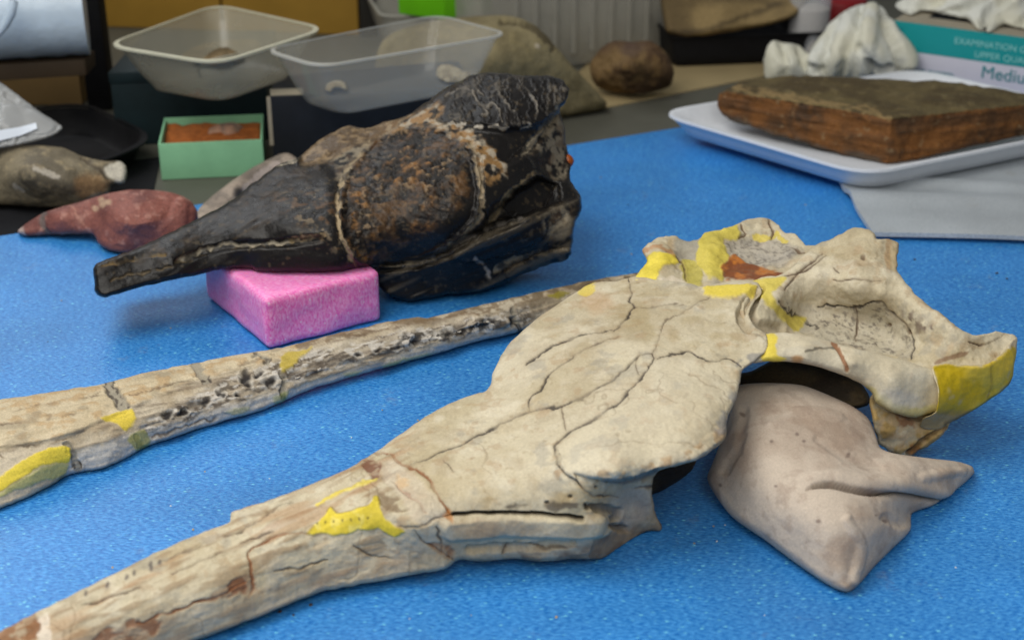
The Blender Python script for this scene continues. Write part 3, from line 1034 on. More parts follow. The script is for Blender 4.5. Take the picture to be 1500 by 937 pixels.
sculpt(skull, 'occiput', [(1086, 425, .091), (1110, 408, .093), (1150, 400, .095), (1178, 372, .100), (1200, 356, .104), (1218, 350, .107), (1240, 338, .112), (1262, 333, .114), (1280, 340, .113), (1286, 351, .111), (1302, 349, .110), (1316, 358, .107), (1314, 395, .100),
                           (1330, 420, .096), (1352, 440, .092), (1375, 456, .089), (1400, 477, .084), (1424, 490, .079), (1466, 486, .074), (1489, 495, .070), (1482, 514, .067), (1464, 526, .064), (1440, 540, .062), (1400, 542, .061), (1362, 545, .060), (1325, 538, .060), (1280, 528, .062),
                           (1230, 515, .064), (1180, 502, .068), (1140, 494, .076), (1105, 484, .084), (1088, 470, .088), (1084, 448, .090)],
       [(1230, 370, .104), (1262, 372, .106), (1300, 390, .101), (1200, 400, .096), (1250, 420, .094), (1290, 430, .092), (1180, 440, .077), (1230, 470, .063), (1280, 480, .061), (1310, 505, .058), (1340, 470, .080), (1400, 510, .073), (1380, 490, .078), (1440, 508, .071), (1140, 440, .088), (1160, 475, .067), (1210, 365, .102), (1245, 350, .109)],
       paint_occ, M['bone'], 1.35, (6, .004), (40, .030), 2.2,
       regions=[('filler_patch', lambda c: c.area([(1090, 409), (1114, 409), (1150, 408), (1131, 432), (1152, 458), (1180, 464), (1174, 477), (1163, 487), (1141, 466), (1120, 442), (1107, 428)], 2.5), 'curved yellow filler patch beside the rear crest')])

FY = [[(930, 410), (951, 375), (988, 373), (992, 385), (970, 392), (958, 411)],
      [(1020, 381), (1028, 343), (1055, 337), (1080, 328), (1082, 349), (1060, 353), (1067, 377), (1058, 394), (1060, 409), (1039, 409), (1028, 398)],
      [(994, 385), (1018, 384), (1028, 398), (1026, 417), (1005, 415)]]


def paint_far(c):
    col, rgh, disp = bone_base(c, 15)
    gr = c.area([(990, 350), (1024, 352), (1022, 378), (1000, 392), (988, 372)], 5)
    col = mixc(col, gr * .7, lin(140, 138, 130))
    gr = c.area([(1062, 355), (1085, 348), (1130, 350), (1170, 362), (1150, 385), (1105, 388), (1070, 375)], 5)
    col = mixc(col, gr * .6, lin(160, 154, 146))
    col = mixc(col, gr * .6 * sstep(.50, .68, fbm(c.P, 380, 3, 5)), lin(96, 88, 82))
    for k, pg in enumerate(FY):
        m = c.area(pg, 1.8, .6)
        yk = np.array((lin(226, 206, 70), lin(200, 184, 76), lin(176, 164, 74))[k]) * (.72 + .5 * fbm(c.P, 80, 3, 18))[:, None]
        col = mixc(col, m * .93, yk)
        disp = disp + .0008 * m
    m = c.line([(1108, 345), (1130, 346), (1135, 340), (1145, 348), (1152, 352)], 2.6, .8)
    col = mixc(col, m * .8, lin(206, 186, 70))
    m = c.area([(1056, 398), (1069, 377), (1080, 374), (1090, 384), (1109, 386), (1128, 394), (1156, 405), (1141, 414), (1110, 407), (1071, 410)], 2.2, .8)
    rc = mixc(np.tile(lin(120, 62, 24), (c.n, 1)), sstep(.45, .62, fbm(c.P, 100, 3, 8)), lin(176, 104, 36))
    col = mixc(col, m * .95, rc)
    disp = disp + .001 * m
    rgh = rgh - .3 * m
    m = c.line([(945, 368), (960, 362), (980, 368), (986, 374)], 2.5, .7)
    col = mixc(col, m * .6, lin(166, 110, 62))
    col, disp = cracks(c, col, disp, [[(1125, 320), (1132, 335), (1128, 350)], [(1085, 328), (1092, 338), (1082, 348)], [(1160, 362), (1185, 372), (1200, 384)], [(990, 376), (1000, 395), (1005, 412)]], lin(96, 74, 52), 1.0)
    m = c.line([(935, 412), (960, 413), (985, 408), (1000, 415)], 3, .6)
    col = mixc(col, m * .5, lin(226, 214, 196))
    disp = disp + .006 * (fbm(c.P, 50, 3, 6) - .5) + .0035 * (fbm(c.P, 120, 3, 16) - .5)
    return col, rgh, disp


sculpt(skull, 'rear_fragment', [(922, 416, .082), (936, 398, .083), (948, 382, .084), (942, 364, .086), (960, 350, .088), (985, 345, .089), (1005, 352, .088), (1024, 350, .089), (1032, 342, .090), (1056, 337, .090), (1080, 328, .091), (1096, 321, .092), (1122, 319, .092), (1140, 329, .090),
                                (1150, 341, .089), (1165, 342, .089), (1180, 358, .090), (1205, 362, .094), (1210, 380, .094), (1180, 400, .093), (1150, 420, .092), (1100, 426, .090), (1040, 432, .088), (990, 424, .086), (945, 420, .083)],
       [(1000, 380, .080), (1040, 370, .088), (1010, 405, .078), (1070, 400, .080), (1110, 365, .083), (1120, 390, .084), (970, 375, .088), (965, 395, .085), (1150, 375, .086)], paint_far, M['bone'], 1.35, (6, .004), (30, .030), 2.2,
       regions=[('filler_patch', (lambda p: lambda c: c.area(p, 1.8, .6))(pg), lb) for pg, lb in zip(FY, ('bright yellow filler on a small rear knob', 'broad yellow filler web between the rear fragments', 'dull yellow filler hollow behind the skull roof'))])


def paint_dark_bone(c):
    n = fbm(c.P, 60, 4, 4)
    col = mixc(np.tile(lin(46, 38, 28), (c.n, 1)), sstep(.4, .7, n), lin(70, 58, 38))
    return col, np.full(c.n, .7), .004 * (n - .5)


sculpt(skull, 'palate', [(1060, 548, .034), (1095, 545, .034), (1130, 528, .036), (1150, 520, .036), (1220, 530, .034), (1262, 562, .030), (1274, 590, .024), (1240, 600, .022), (1120, 585, .024), (1060, 580, .026)], [], paint_dark_bone, M['rock'], 2, (8, .006), (26, .02), 1,  # dark bone colour doubles as the shade under the skull
       label='underside bone seen through the opening, coloured dark for the shade under the skull')
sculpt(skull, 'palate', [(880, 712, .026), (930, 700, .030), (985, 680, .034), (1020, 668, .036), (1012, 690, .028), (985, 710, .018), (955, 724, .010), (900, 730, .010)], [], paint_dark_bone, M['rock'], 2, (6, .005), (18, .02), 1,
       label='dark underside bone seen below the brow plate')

# ================================================================== SUEDE SUPPORT BAG
bag = thing('support_bag', 'soft beige-grey suede bag with a pointed corner, wedged under the pale skull', 'bag', (0.20, 0.75, 0))
FOLD = [(1176, 722), (1190, 710), (1215, 706), (1245, 712), (1270, 718), (1320, 722), (1350, 728), (1385, 734)]


def paint_bag(c):
    n = fbm(c.P, 25, 4, 2)
    col = mixc(np.tile(lin(196, 182, 166), (c.n, 1)), sstep(.4, .65, n), lin(178, 162, 146))
    for pg, k in (([(1105, 590), (1130, 585), (1145, 600), (1120, 605)], .35), ([(1150, 585), (1200, 605), (1260, 640), (1240, 660), (1190, 630), (1160, 610)], .4), ([(1240, 735), (1275, 745), (1270, 765), (1245, 755)], .3),
                  ([(1205, 800), (1235, 785), (1260, 800), (1255, 830), (1225, 835), (1205, 820)], .45), ([(1065, 640), (1090, 630), (1095, 680), (1070, 690)], .3), ([(1375, 685), (1395, 690), (1390, 715), (1375, 710)], .4),
                  ([(1195, 650), (1225, 655), (1220, 690), (1195, 680)], .25), ([(1225, 855), (1240, 850), (1255, 855), (1240, 870)], .5), ([(1295, 675), (1330, 685), (1325, 705), (1295, 695)], .25)):
        col = mixc(col, k * c.area(pg, 9, 1.6), lin(142, 116, 96))
    col = mixc(col, .35 * sstep(.62, .74, fbm(c.P, 70, 4, 12)), lin(140, 118, 104))
    for x, y, r in ((1086, 604, 4), (1168, 634, 3), (1178, 644, 3), (1136, 711, 2.5), (1283, 754, 2), (1299, 762, 4), (1199, 764, 3.5), (1244, 664, 3), (1130, 643, 3), (1055, 710, 3)):
        col = mixc(col, .7 * c.dot(x, y, r, r * .8), lin(104, 88, 82))
    D, _, qy, al = seg_dist(c.U, c.V, catmull(FOLD, 5, False))
    below = c.V > qy
    end = sstep(0, .30, al)
    disp = -.008 * np.exp(-np.where(below, D / 4, D / .8)) * end
    disp = disp + .003 * np.exp(-((D - 12) / 10) ** 2) * (~below) * end
    m = c.line(FOLD[1:], .7, .1, 1.2, True)
    col = mixc(col, m * .55, lin(78, 68, 66))
    disp = disp + .004 * (fbm(c.P, 22, 3, 22) - .5) + .0012 * (fbm(c.P, 120, 4, 23) - .5)
    for ln, a_ in (([(1352, 700), (1380, 694), (1410, 690)], .0018), ([(1090, 600), (1082, 650), (1060, 690)], -.0016), ([(1200, 640), (1240, 668), (1290, 684)], -.0014), ([(1240, 760), (1262, 800), (1250, 850)], .0020), ([(1296, 756), (1322, 768)], -.0018), ([(1130, 620), (1180, 600), (1230, 612)], .0014)):
        disp = disp + a_ * c.line(ln, 1.0, .5, 9, True)
    col = mixc(col, .30 * sstep(.58, .70, fbm(c.P, 160, 4, 24)), lin(150, 130, 116))
    return col, np.full(c.n, .85), disp


sculpt(bag, 'bag_body', [(1072, 572, .046), (1083, 564, .048), (1108, 561, .050), (1138, 561, .051), (1174, 564, .051), (1203, 574, .049), (1247, 594, .045), (1272, 613, .040), (1284, 640, .036), (1290, 656, .036), (1312, 664, .036), (1363, 671, .028), (1404, 676, .018), (1424, 683, .012),
                          (1427, 692, .008), (1408, 711, .006), (1384, 728, .006), (1366, 740, .006), (1345, 747, .006), (1335, 753, .006), (1333, 776, .007), (1308, 802, .007), (1279, 831, .006), (1256, 858, .005), (1241, 867, .005), (1218, 859, .005), (1174, 830, .008),
                          (1120, 790, .010), (1073, 757, .011), (1046, 722, .014), (1036, 700, .018), (1042, 682, .024), (1056, 645, .035), (1068, 605, .043)],
       [(1140, 600, .052), (1200, 625, .051), (1110, 650, .050), (1160, 690, .049), (1240, 680, .046), (1100, 720, .032), (1180, 760, .036), (1240, 790, .030), (1270, 740, .038), (1330, 700, .034), (1385, 695, .022), (1300, 770, .024), (1230, 840, .014), (1130, 770, .022)],
       paint_bag, M['suede'], 1.3, (11, .009), (50, .05))

# small crumpled plastic sheet behind the bag
# ================================================================== LONG LOWER JAW
jaw = thing('fossil_lower_jaw', 'long narrow weathered lower jaw with tooth sockets, lying behind the pale skull', 'jaw bone', (-0.12, 0.90, 0))
SOCK = [(246, 608, 9, 6), (298, 588, 7, 9), (324, 577, 6, 8), (360, 556, 7, 13), (396, 558, 10, 8), (350, 578, 5, 4), (380, 545, 8, 5), (524, 520, 6, 4), (594, 492, 7, 6), (609, 503, 6, 5), (582, 507, 6, 5), (640, 493, 8, 5), (655, 487, 6, 6), (678, 486, 6, 5), (697, 478, 9, 5),
        (716, 473, 12, 6), (755, 470, 6, 7), (270, 604, 5, 4), (556, 512, 6, 4)]
TEETH = [(434, 549, 9, 7), (464, 536, 10, 9), (285, 594, 8, 6), (486, 531, 7, 5), (672, 482, 6, 7), (610, 500, 6, 5)]
BAND = [(205, 622), (250, 595), (300, 570), (350, 548), (400, 530), (470, 512), (540, 496), (620, 478), (700, 464), (770, 450), (780, 470), (740, 482), (640, 505), (540, 530), (450, 556), (400, 574), (330, 596), (260, 620), (215, 638)]


def push_jaw(c):
    D, _, qy, _ = seg_dist(c.U, c.V, [(-150, 690), (0, 655), (60, 648), (110, 634), (180, 602), (215, 588), (300, 556), (380, 536), (425, 524)])
    m = sstep(-5, 5, np.where(c.V > qy, D, -D)) * sstep(440, 360, c.U)
    return .004 * m


def paint_jaw(c):
    n1, n2, n3 = fbm(c.P, 40, 5, 1, .6), fbm(c.P, 150, 4, 2), fbm(c.P, 420, 3, 3)
    ax = np.array([.85, .52, 0])
    q = np.c_[(c.P @ ax) * .12, c.P[:, 1] * .85 - c.P[:, 0] * .52, c.P[:, 2]]
    g = fbm(q, 330, 4, 11)
    col = mixc(np.tile(lin(190, 178, 156), (c.n, 1)), sstep(.4, .65, n1), lin(170, 154, 128))
    col = mixc(col, .6 * sstep(.52, .68, g), lin(112, 96, 78))
    disp = (n1 - .5) * .003 + (n2 - .5) * .0016 + (g - .5) * .0022
    up = c.area([(-160, 560), (0, 580), (150, 558), (300, 526), (440, 500), (425, 522), (300, 552), (215, 584), (180, 598), (110, 632), (40, 648), (-160, 690)], 4, .6)
    col = mixc(col, up * .6, lin(200, 184, 150))
    col = mixc(col, up * .6 * sstep(.48, .66, n2), lin(172, 140, 96))
    col = mixc(col, up * .6 * sstep(.54, .68, fbm(c.P, 70, 4, 61)), lin(146, 134, 112))
    low = c.area([(100, 670), (215, 628), (330, 596), (420, 572), (540, 535), (640, 508), (780, 474), (780, 490), (640, 524), (500, 560), (380, 606), (220, 658), (100, 700)], 5, .7)
    col = mixc(col, low * .8, lin(190, 188, 184))  # lower side painted pale grey for bounce light off the mat
    col = mixc(col, low * .4 * sstep(.5, .66, n2), lin(120, 116, 112))
    band = c.area(BAND, 5, .9)
    col = mixc(col, band * .55, lin(150, 140, 126))
    col = mixc(col, band * .85 * sstep(.48, .60, fbm(q * np.array([2.4, 1, 1]), 420, 3, 21)), lin(84, 74, 64))
    col = mixc(col, band * .8 * sstep(.54, .64, fbm(q * np.array([3.0, 1, 1]), 460, 3, 25)), lin(200, 194, 184))
    disp = disp + band * ((fbm(q, 420, 3, 23) - .5) * .0032 - .0008)
    ridge = c.line([(440, 503), (500, 489), (560, 476), (615, 468), (700, 452), (760, 440), (830, 422), (930, 405)], 5, .7, 4)
    col = mixc(col, ridge * .7 * sstep(.38, .55, n2), lin(104, 80, 52))
    far = sstep(720, 800, c.U)
    col = mixc(col, far * .5 * sstep(.4, .6, n2), lin(96, 86, 66))
    for x, y, a, b in SOCK:
        m = c.dot(x, y, a * 1.2, b * 1.0, -.5, .4, .9) * (.6 + .4 * sstep(.36, .52, fbm(c.P, 190, 2, 57)))
        r = np.clip(c.dot(x, y, a * 1.6, b * 1.4, -.5, .3, .9) - m, 0, 1)
        col = mixc(col, m * .95, lin(36, 31, 30))
        col = mixc(col, r * .8 * sstep(.42, .54, fbm(c.P, 140, 2, 55)), lin(208, 202, 190))
        disp = disp - .0018 * m + .0004 * r
    for x, y, a, b in SOCK:
        col = mixc(col, .7 * c.dot(x, y, a * .8, b * .7, -.5, .4, .9), lin(34, 30, 30))
    for x, y, a, b in TEETH:
        m = c.dot(x, y, a * 1.3, b * 1.3, -.4, .25)
        col = mixc(col, m * .6, lin(96, 86, 76))
        disp = disp - .001 * m
    dk = c.area([(580, 500), (600, 486), (660, 484), (720, 464), (740, 470), (725, 484), (660, 496), (610, 508)], 4, 1.0)
    col = mixc(col, dk * .75 * sstep(.34, .5, fbm(c.P, 170, 3, 91)), lin(48, 43, 40))
    col = mixc(col, dk * .8 * sstep(.57, .64, fbm(c.P, 260, 3, 93)), lin(202, 196, 186))
    # breaks across the bone
    for ln, w in (([(158, 558), (166, 575), (182, 596)], 7), ([(287, 532), (293, 545), (302, 556)], 5), ([(100, 652), (108, 665), (113, 684)], 4), ([(413, 545), (420, 560), (412, 582)], 3), ([(375, 518), (388, 524), (390, 530)], 3), ([(200, 640), (206, 655)], 3), ([(752, 452), (760, 470), (765, 484)], 3)):
        m = c.line(ln, w * 1.1, 1.1, 2.0)
        col = mixc(col, m * .8, lin(138, 132, 118))
        for sg in (-1, 1):
            e_ = c.line([(x + sg * w * 1.0, y) for x, y in ln], 1.0, 1.2, 1.5) * sstep(.40, .56, fbm(c.P, 120, 3, 58))
            col = mixc(col, .85 * e_, lin(58, 48, 40))
        disp = disp - .0016 * m
    for ln in ([(0, 620), (60, 612), (130, 598)], [(0, 650), (40, 652), (100, 640)], [(20, 600), (90, 590), (150, 575)], [(-40, 660), (0, 668), (20, 674)], [(220, 640), (280, 622), (330, 606)], [(300, 548), (350, 535), (400, 520)], [(500, 497), (560, 484), (610, 470)], [(190, 580), (240, 565), (290, 552)], [(300, 618), (360, 600), (405, 590)]):
        m = c.line(ln, .8, 1.1, 1.2, True) * sstep(.36, .56, fbm(c.P, 60, 3, 59))
        col = mixc(col, m * .7, lin(96, 76, 56))
        disp = disp - .0006 * m
    yl = [([(-150, 735), (0, 696), (43, 668), (83, 653), (102, 656), (101, 674), (64, 681), (0, 718), (-150, 770)], YEL, .95), ([(-150, 775), (0, 720), (64, 683), (100, 677), (97, 694), (60, 706), (0, 728), (-150, 790)], lin(168, 168, 100), .75),
          ([(149, 613), (192, 600), (197, 613), (186, 631), (171, 623)], lin(214, 190, 58), .9), ([(188, 641), (213, 628), (217, 652), (199, 661)], lin(150, 148, 80), .8), ([(412, 524), (430, 515), (458, 508), (448, 519), (424, 539), (414, 541)], lin(186, 164, 60), .85),
          ([(800, 434), (818, 428), (834, 427), (828, 435), (811, 438)], lin(140, 128, 30), .85), ([(400, 583), (425, 572), (415, 590), (402, 592)], lin(140, 146, 84), .6), ([(560, 534), (600, 522), (640, 514), (600, 528), (565, 540)], lin(172, 172, 96), .55), ([(500, 549), (530, 543), (520, 552)], lin(150, 160, 100), .5),
          ([(330, 605), (365, 595), (355, 608)], lin(160, 160, 100), .5)]
    for pg, cl, k in yl:
        m = c.area(pg, 2, .7)
        col = mixc(col, m * k, cl * (.85 + .3 * n2)[:, None])
        disp = disp * (1 - .5 * m) + .0006 * m
    return col, np.full(c.n, .68), disp


JT = [(-170, 612), (0, 585), (50, 578), (100, 570), (150, 562), (200, 549), (245, 539), (290, 531), (330, 522), (400, 511), (440, 502), (500, 487), (560, 473), (612, 464), (622, 466), (660, 458), (700, 448), (760, 434), (830, 418), (880, 408), (925, 401), (975, 392)]
JB = [(985, 425), (900, 445), (800, 472), (770, 482), (740, 491), (690, 502), (640, 518), (600, 528), (540, 545), (500, 556), (450, 572), (414, 588), (385, 600), (300, 625), (220, 652), (178, 674), (150, 686), (104, 694), (78, 709), (40, 728), (0, 745), (-170, 815)]
sculpt(jaw, 'jaw_bone', [(x, y, .024) for x, y in JT] + [(x, y, .005) for x, y in JB],
       [(0, 630, .032), (100, 610, .031), (200, 580, .029), (300, 556, .027), (400, 530, .026), (500, 504, .026), (600, 484, .026), (700, 463, .026), (0, 695, .021), (60, 682, .020), (150, 648, .020), (250, 612, .020), (350, 582, .0185), (450, 548, .0175), (550, 522, .0170), (650, 499, .0165), (740, 475, .0165), (820, 445, .0165)],
       paint_jaw, M['jaw'], 1.4, (6, .005), (24, .022), 1.3, push=push_jaw,
       regions=[('filler_patch', lambda c: c.area([(-150, 735), (0, 696), (43, 668), (83, 653), (102, 656), (101, 674), (64, 681), (0, 718), (-150, 770)], 2, .7), 'long yellow filler strip along the jaw edge'),
                ('filler_patch', lambda c: c.area([(149, 613), (192, 600), (197, 613), (186, 631), (171, 623)], 2, .7), 'small yellow filler patch where the jaw branches'),
                ('filler_patch', lambda c: c.area([(412, 524), (430, 515), (458, 508), (448, 519), (424, 539), (414, 541)], 2, .7), 'dull yellow filler patch beside two tooth stumps')])
M['tooth'] = plain_mat('grey_tooth', (176, 168, 156), .45, 500, .25, .4)
for k, (x, y, a, b) in enumerate(TEETH):
    p0 = local(jaw, surf(x, y)) + np.array([0, .001, -.0012])
    r = a * 1.0 / FPX * .9
    bm = bmesh.new()
    bmesh.ops.create_uvsphere(bm, u_segments=10, v_segments=6, radius=1)
    rnd = random.Random(k)
    for v in bm.verts:
        w = 1 + rnd.uniform(-.12, .12)
        v.co = Vector((v.co.x * r * w, v.co.y * r * .8 * w * b / a * 1.4, max(min(v.co.z, .45), -.6) * r * .4 * w))
    me = bpy.data.meshes.new('tooth')
    bm.to_mesh(me)
    bm.free()
    for p in me.polygons: p.use_smooth = True
    o = link_mesh('tooth', me, M['tooth'], jaw)
    o.location = p0 + np.array([0, .001, -.0004])
    o.rotation_euler = (0, 0, .5)

# ================================================================== BLACK SKULL ON PINK FOAM BLOCK
block = G(392, 514, 0)
pk = rect(block, math.radians(33), .099, .118)
pink = thing('foam_block', 'bright pink square foam block under the snout of the black skull', 'foam block', (float(pk[0][0] + .02), float(pk[0][1] + .06), 0))
me = box_mesh('block', [p - np.array(pink.location)[:2] for p in pk], 0.0004, .043, .0055, 3)
bm = bmesh.new()
bm.from_mesh(me)
bmesh.ops.subdivide_edges(bm, edges=[e for e in bm.edges if e.calc_length() > .02], cuts=14, use_grid_fill=True)
for v in bm.verts:
    q = np.array([[v.co.x, v.co.y, v.co.z]])
    v.co += Vector(((fbm(q, 60, 2, 1)[0] - .5) * .003, (fbm(q, 60, 2, 2)[0] - .5) * .003, (fbm(q, 50, 2, 3)[0] - .5) * .0016 if v.co.z > .01 else 0))
bm.to_mesh(me)
bm.free()
link_mesh('block', me, M['pink'], pink)

bsk = thing('black_fossil_skull', 'glossy black fossil skull with brown mottled eye socket, resting on a pink foam block', 'skull', (-0.06, 1.13, 0))
BLK = lin(25, 23, 22)
TAN = lin(150, 118, 78)
DISC = [(500, 305), (504, 268), (520, 236), (545, 208), (580, 192), (620, 187), (655, 192), (680, 206), (692, 226), (700, 256), (702, 290), (694, 322), (670, 349), (640, 368), (600, 384), (552, 388), (525, 380), (506, 348)]
PLATE = [(637, 176), (650, 150), (672, 124), (692, 111), (730, 107), (770, 111), (802, 112), (826, 120), (834, 132), (826, 152), (812, 168), (790, 180), (742, 187), (690, 180)]
LOWER = [(550, 395), (600, 388), (650, 372), (700, 345), (760, 322), (800, 308), (850, 290), (860, 320), (840, 390), (760, 410), (690, 432), (600, 446), (560, 435)]


def push_black(c):
    off = np.zeros(c.n)
    disc = c.area(DISC, 3, .2)
    q = np.sqrt(((c.U - 600) / 105) ** 2 + ((c.V - 288) / 105) ** 2)
    off += disc * .0025
    off -= .0040 * c.line(DISC + DISC[:1], 2.0, .4, 5)
    off -= .006 * c.area([(706, 228), (742, 240), (764, 218), (800, 184), (774, 226), (792, 256), (752, 282), (714, 332), (708, 292)], 2, .6, False)
    off -= .005 * c.area([(700, 345), (760, 322), (806, 310), (800, 345), (750, 372), (700, 386), (660, 380)], 2, .6, False)
    off -= .004 * c.area([(740, 398), (790, 372), (838, 362), (836, 382), (790, 394), (745, 412)], 2, .6, False)
    off += .005 * c.area([(735, 300), (752, 282), (790, 262), (812, 270), (800, 305), (750, 318)], 2, .6, False)
    low = c.area(LOWER, 2, .5)
    off -= low * .006
    off += .007 * c.line([(545, 392), (600, 389), (650, 373), (700, 346), (750, 326)], 3, .3, 7)
    off += .010 * c.area([(705, 345), (720, 310), (745, 290), (790, 262), (815, 262), (815, 300), (770, 318)], 8, .4)
    # brow plate stands proud, facet below falls back
    off -= .004 * c.area(PLATE, 3.5, .4)
    off += .006 * c.area([(650, 186), (740, 192), (800, 180), (830, 155), (780, 215), (740, 240), (700, 220)], 6, .3)
    off += .010 * c.area([(826, 155), (800, 180), (765, 225), (790, 225), (800, 255), (830, 260), (836, 200)], 6, .4)
    off -= .007 * c.area([(395, 330), (400, 290), (440, 262), (485, 262), (492, 310), (490, 350), (440, 350)], 16, .3)
    off += .003 * c.line([(262, 383), (300, 368), (345, 359), (400, 357), (470, 350)], 2.5, .3, 6)
    off -= .001 * c.area([(140, 436), (260, 386), (345, 362), (420, 360), (490, 355), (500, 400), (330, 396)], 8, .3)
    off += .006 * c.area([(470, 235), (520, 215), (545, 200), (520, 236), (502, 268), (495, 300), (488, 260)], 6, .3)
    off += .014 * c.area([(440, 240), (455, 205), (510, 180), (560, 176), (600, 168), (560, 196), (520, 214), (480, 234)], 5, .5)
    return off


def paint_black(c):
    n1, n2, n3 = fbm(c.P, 45, 4, 1), fbm(c.P, 170, 4, 2), fbm(c.P, 420, 3, 3)
    col = mixc(np.tile(BLK, (c.n, 1)), sstep(.45, .7, n1), lin(31, 28, 26))
    rgh = np.full(c.n, .26) + .24 * (n2 - .3)
    disp = (n1 - .5) * .0026 + (n2 - .5) * .0008
    # snout grain
    sn = sstep(470, 330, c.U)
    q = np.c_[(c.U * .85 - c.V * .5) * .004, (c.V * .85 + c.U * .5) * .07, np.zeros(c.n)]
    g = fbm(q, 1.6, 4, 5)
    col = mixc(col, sn * .35 * sstep(.60, .76, g), lin(80, 64, 44))
    disp = disp + sn * (g - .5) * .0014
    br = c.area([(150, 388), (250, 345), (340, 302), (395, 265), (430, 245), (470, 240), (420, 290), (330, 330), (230, 378)], 12, 1)
    col = mixc(col, br * .22 * sstep(.50, .66, n2), lin(92, 70, 42))
    ck = c.area([(400, 290), (440, 280), (490, 290), (496, 330), (495, 370), (470, 350), (420, 310)], 14, 1.2)
    col = mixc(col, ck * .4 * sstep(.56, .68, n2), lin(112, 80, 46))
    col = mixc(col, ck * .35 * sstep(.62, .72, fbm(c.P, 200, 3, 9)), lin(170, 150, 120))
    # mottled disc
    disc = c.area(DISC, 3, .3)
    smooth = c.area([(545, 395), (575, 370), (610, 345), (650, 318), (690, 285), (712, 280), (700, 330), (650, 372), (600, 392)], 12, 1.0)
    rough = disc * (1 - smooth) * (.35 + .65 * sstep(.36, .58, fbm(c.P, 34, 3, 37)))
    t1, t2 = fbm(c.P, 130, 4, 31), fbm(c.P, 240, 3, 33)
    col = mixc(col, rough * .75 * sstep(.38, .60, t1), lin(84, 62, 40))
    col = mixc(col, rough * .75 * sstep(.54, .68, t1), lin(134, 96, 54))
    col = mixc(col, rough * .6 * sstep(.58, .70, t2), lin(146, 122, 92))
    col = mixc(col, rough * .85 * sstep(.48, .60, fbm(c.P, 150, 3, 35)), lin(30, 27, 25))
    disp = disp + rough * ((t1 - .5) * .0065 + (t2 - .5) * .0045)
    rgh = rgh + .25 * rough
    # tan matrix in the seams
    tan = c.area([(540, 205), (556, 184), (600, 172), (640, 152), (648, 160), (640, 176), (690, 190), (715, 215), (736, 238), (742, 258), (725, 268), (708, 262), (698, 232), (680, 206), (650, 191), (610, 186), (570, 194)], 5, 1.3)
    tc = mixc(np.tile(lin(146, 112, 70), (c.n, 1)), sstep(.45, .6, n2), lin(170, 158, 138))
    col = mixc(col, tan * .9 * sstep(.36, .5, fbm(c.P, 110, 3, 41)), tc)
    rgh = rgh + .25 * tan
    seams = [([(521, 389), (508, 366), (499, 340), (495, 305), (501, 268), (518, 236), (540, 206)], 3.2, lin(164, 146, 116)), ([(690, 212), (700, 250), (706, 296), (697, 326), (672, 352), (640, 372)], 3.5, lin(150, 134, 108)),
             ([(786, 255), (768, 266), (751, 278), (736, 298), (712, 334)], 5.0, lin(132, 116, 88)), ([(765, 321), (718, 333), (669, 359), (629, 380), (590, 390)], 4.5, lin(116, 110, 102)), ([(725, 398), (751, 381), (786, 368), (806, 343), (829, 312)], 4.2, lin(132, 124, 108)),
             ([(694, 379), (709, 392), (718, 407)], 2.6, lin(160, 154, 148)), ([(261, 383), (280, 372), (327, 358), (345, 357), (359, 360), (388, 357), (440, 351)], 2.3, lin(160, 150, 130)), ([(430, 351), (455, 348), (475, 344)], 4, lin(150, 130, 96)),
             ([(820, 150), (800, 178), (772, 214)], 2.0, lin(150, 142, 124)), ([(545, 391), (590, 388), (640, 380)], 1.5, lin(150, 140, 120)), ([(402, 241), (415, 236), (430, 235)], 2.5, lin(170, 160, 140)), ([(150, 392), (190, 380), (240, 372)], 2, lin(110, 90, 56)),
             ([(165, 410), (220, 396), (280, 380)], 1.6, lin(90, 78, 58))]
    for ln, w, cl in seams:
        m = c.line(ln, w * .55, .9, 2.0) * (.15 + .85 * sstep(.38, .56, fbm(c.P, 120, 3, 47)))
        col = mixc(col, m * .88, cl)
        rgh = rgh + .25 * m
        disp = disp - .0012 * m
    gm = np.maximum.reduce([c.area([(818, 160), (800, 182), (772, 214), (764, 228), (792, 222), (804, 256), (824, 264), (832, 215), (828, 185)], 4, 1), c.area([(800, 314), (838, 300), (832, 335), (812, 358), (798, 340)], 5, 1), c.area([(740, 395), (790, 372), (830, 365), (832, 380), (780, 395)], 5, 1) * .6,
                            c.area([(470, 232), (500, 218), (545, 206), (522, 236), (504, 262), (492, 262), (490, 240)], 5, 1)])
    col = mixc(col, gm * .8 * sstep(.38, .55, n2), lin(132, 122, 104))
    col = mixc(col, gm * .5 * sstep(.55, .68, fbm(c.P, 120, 3, 51)), lin(80, 62, 44))
    rgh = rgh + .25 * gm
    bk = c.area([(440, 240), (455, 205), (510, 180), (560, 176), (600, 168), (560, 198), (520, 216), (480, 236)], 5, .8)
    col = mixc(col, bk * .8, mixc(np.tile(lin(92, 74, 52), (c.n, 1)), sstep(.45, .6, n2), lin(140, 118, 88)))
    # wrinkled brow plate
    pl = c.area(PLATE, 3, .5)
    wv = np.c_[(c.U * .96 - c.V * .10) * .030, (c.V * .55 + c.U * .35) * .012, np.zeros(c.n)]
    wv = wv + np.c_[c.wu, c.wv, 0 * c.wu] * .03
    r = np.abs(fbm(wv, 4.2, 3, 61) - .5) * 2
    r2 = np.abs(fbm(wv, 2.4, 2, 63) - .5) * 2
    w = np.exp(-(r / .10) ** 2) + .8 * np.exp(-(r2 / .07) ** 2)
    disp = disp + pl * np.clip(w, 0, 1) * .0014
    col = mixc(col, pl * np.clip(w, 0, 1) * .30 * sstep(.45, .62, fbm(c.P, 90, 3, 65)), lin(132, 124, 112))
    rgh = np.where(pl > .5, .38 + .2 * w, rgh)
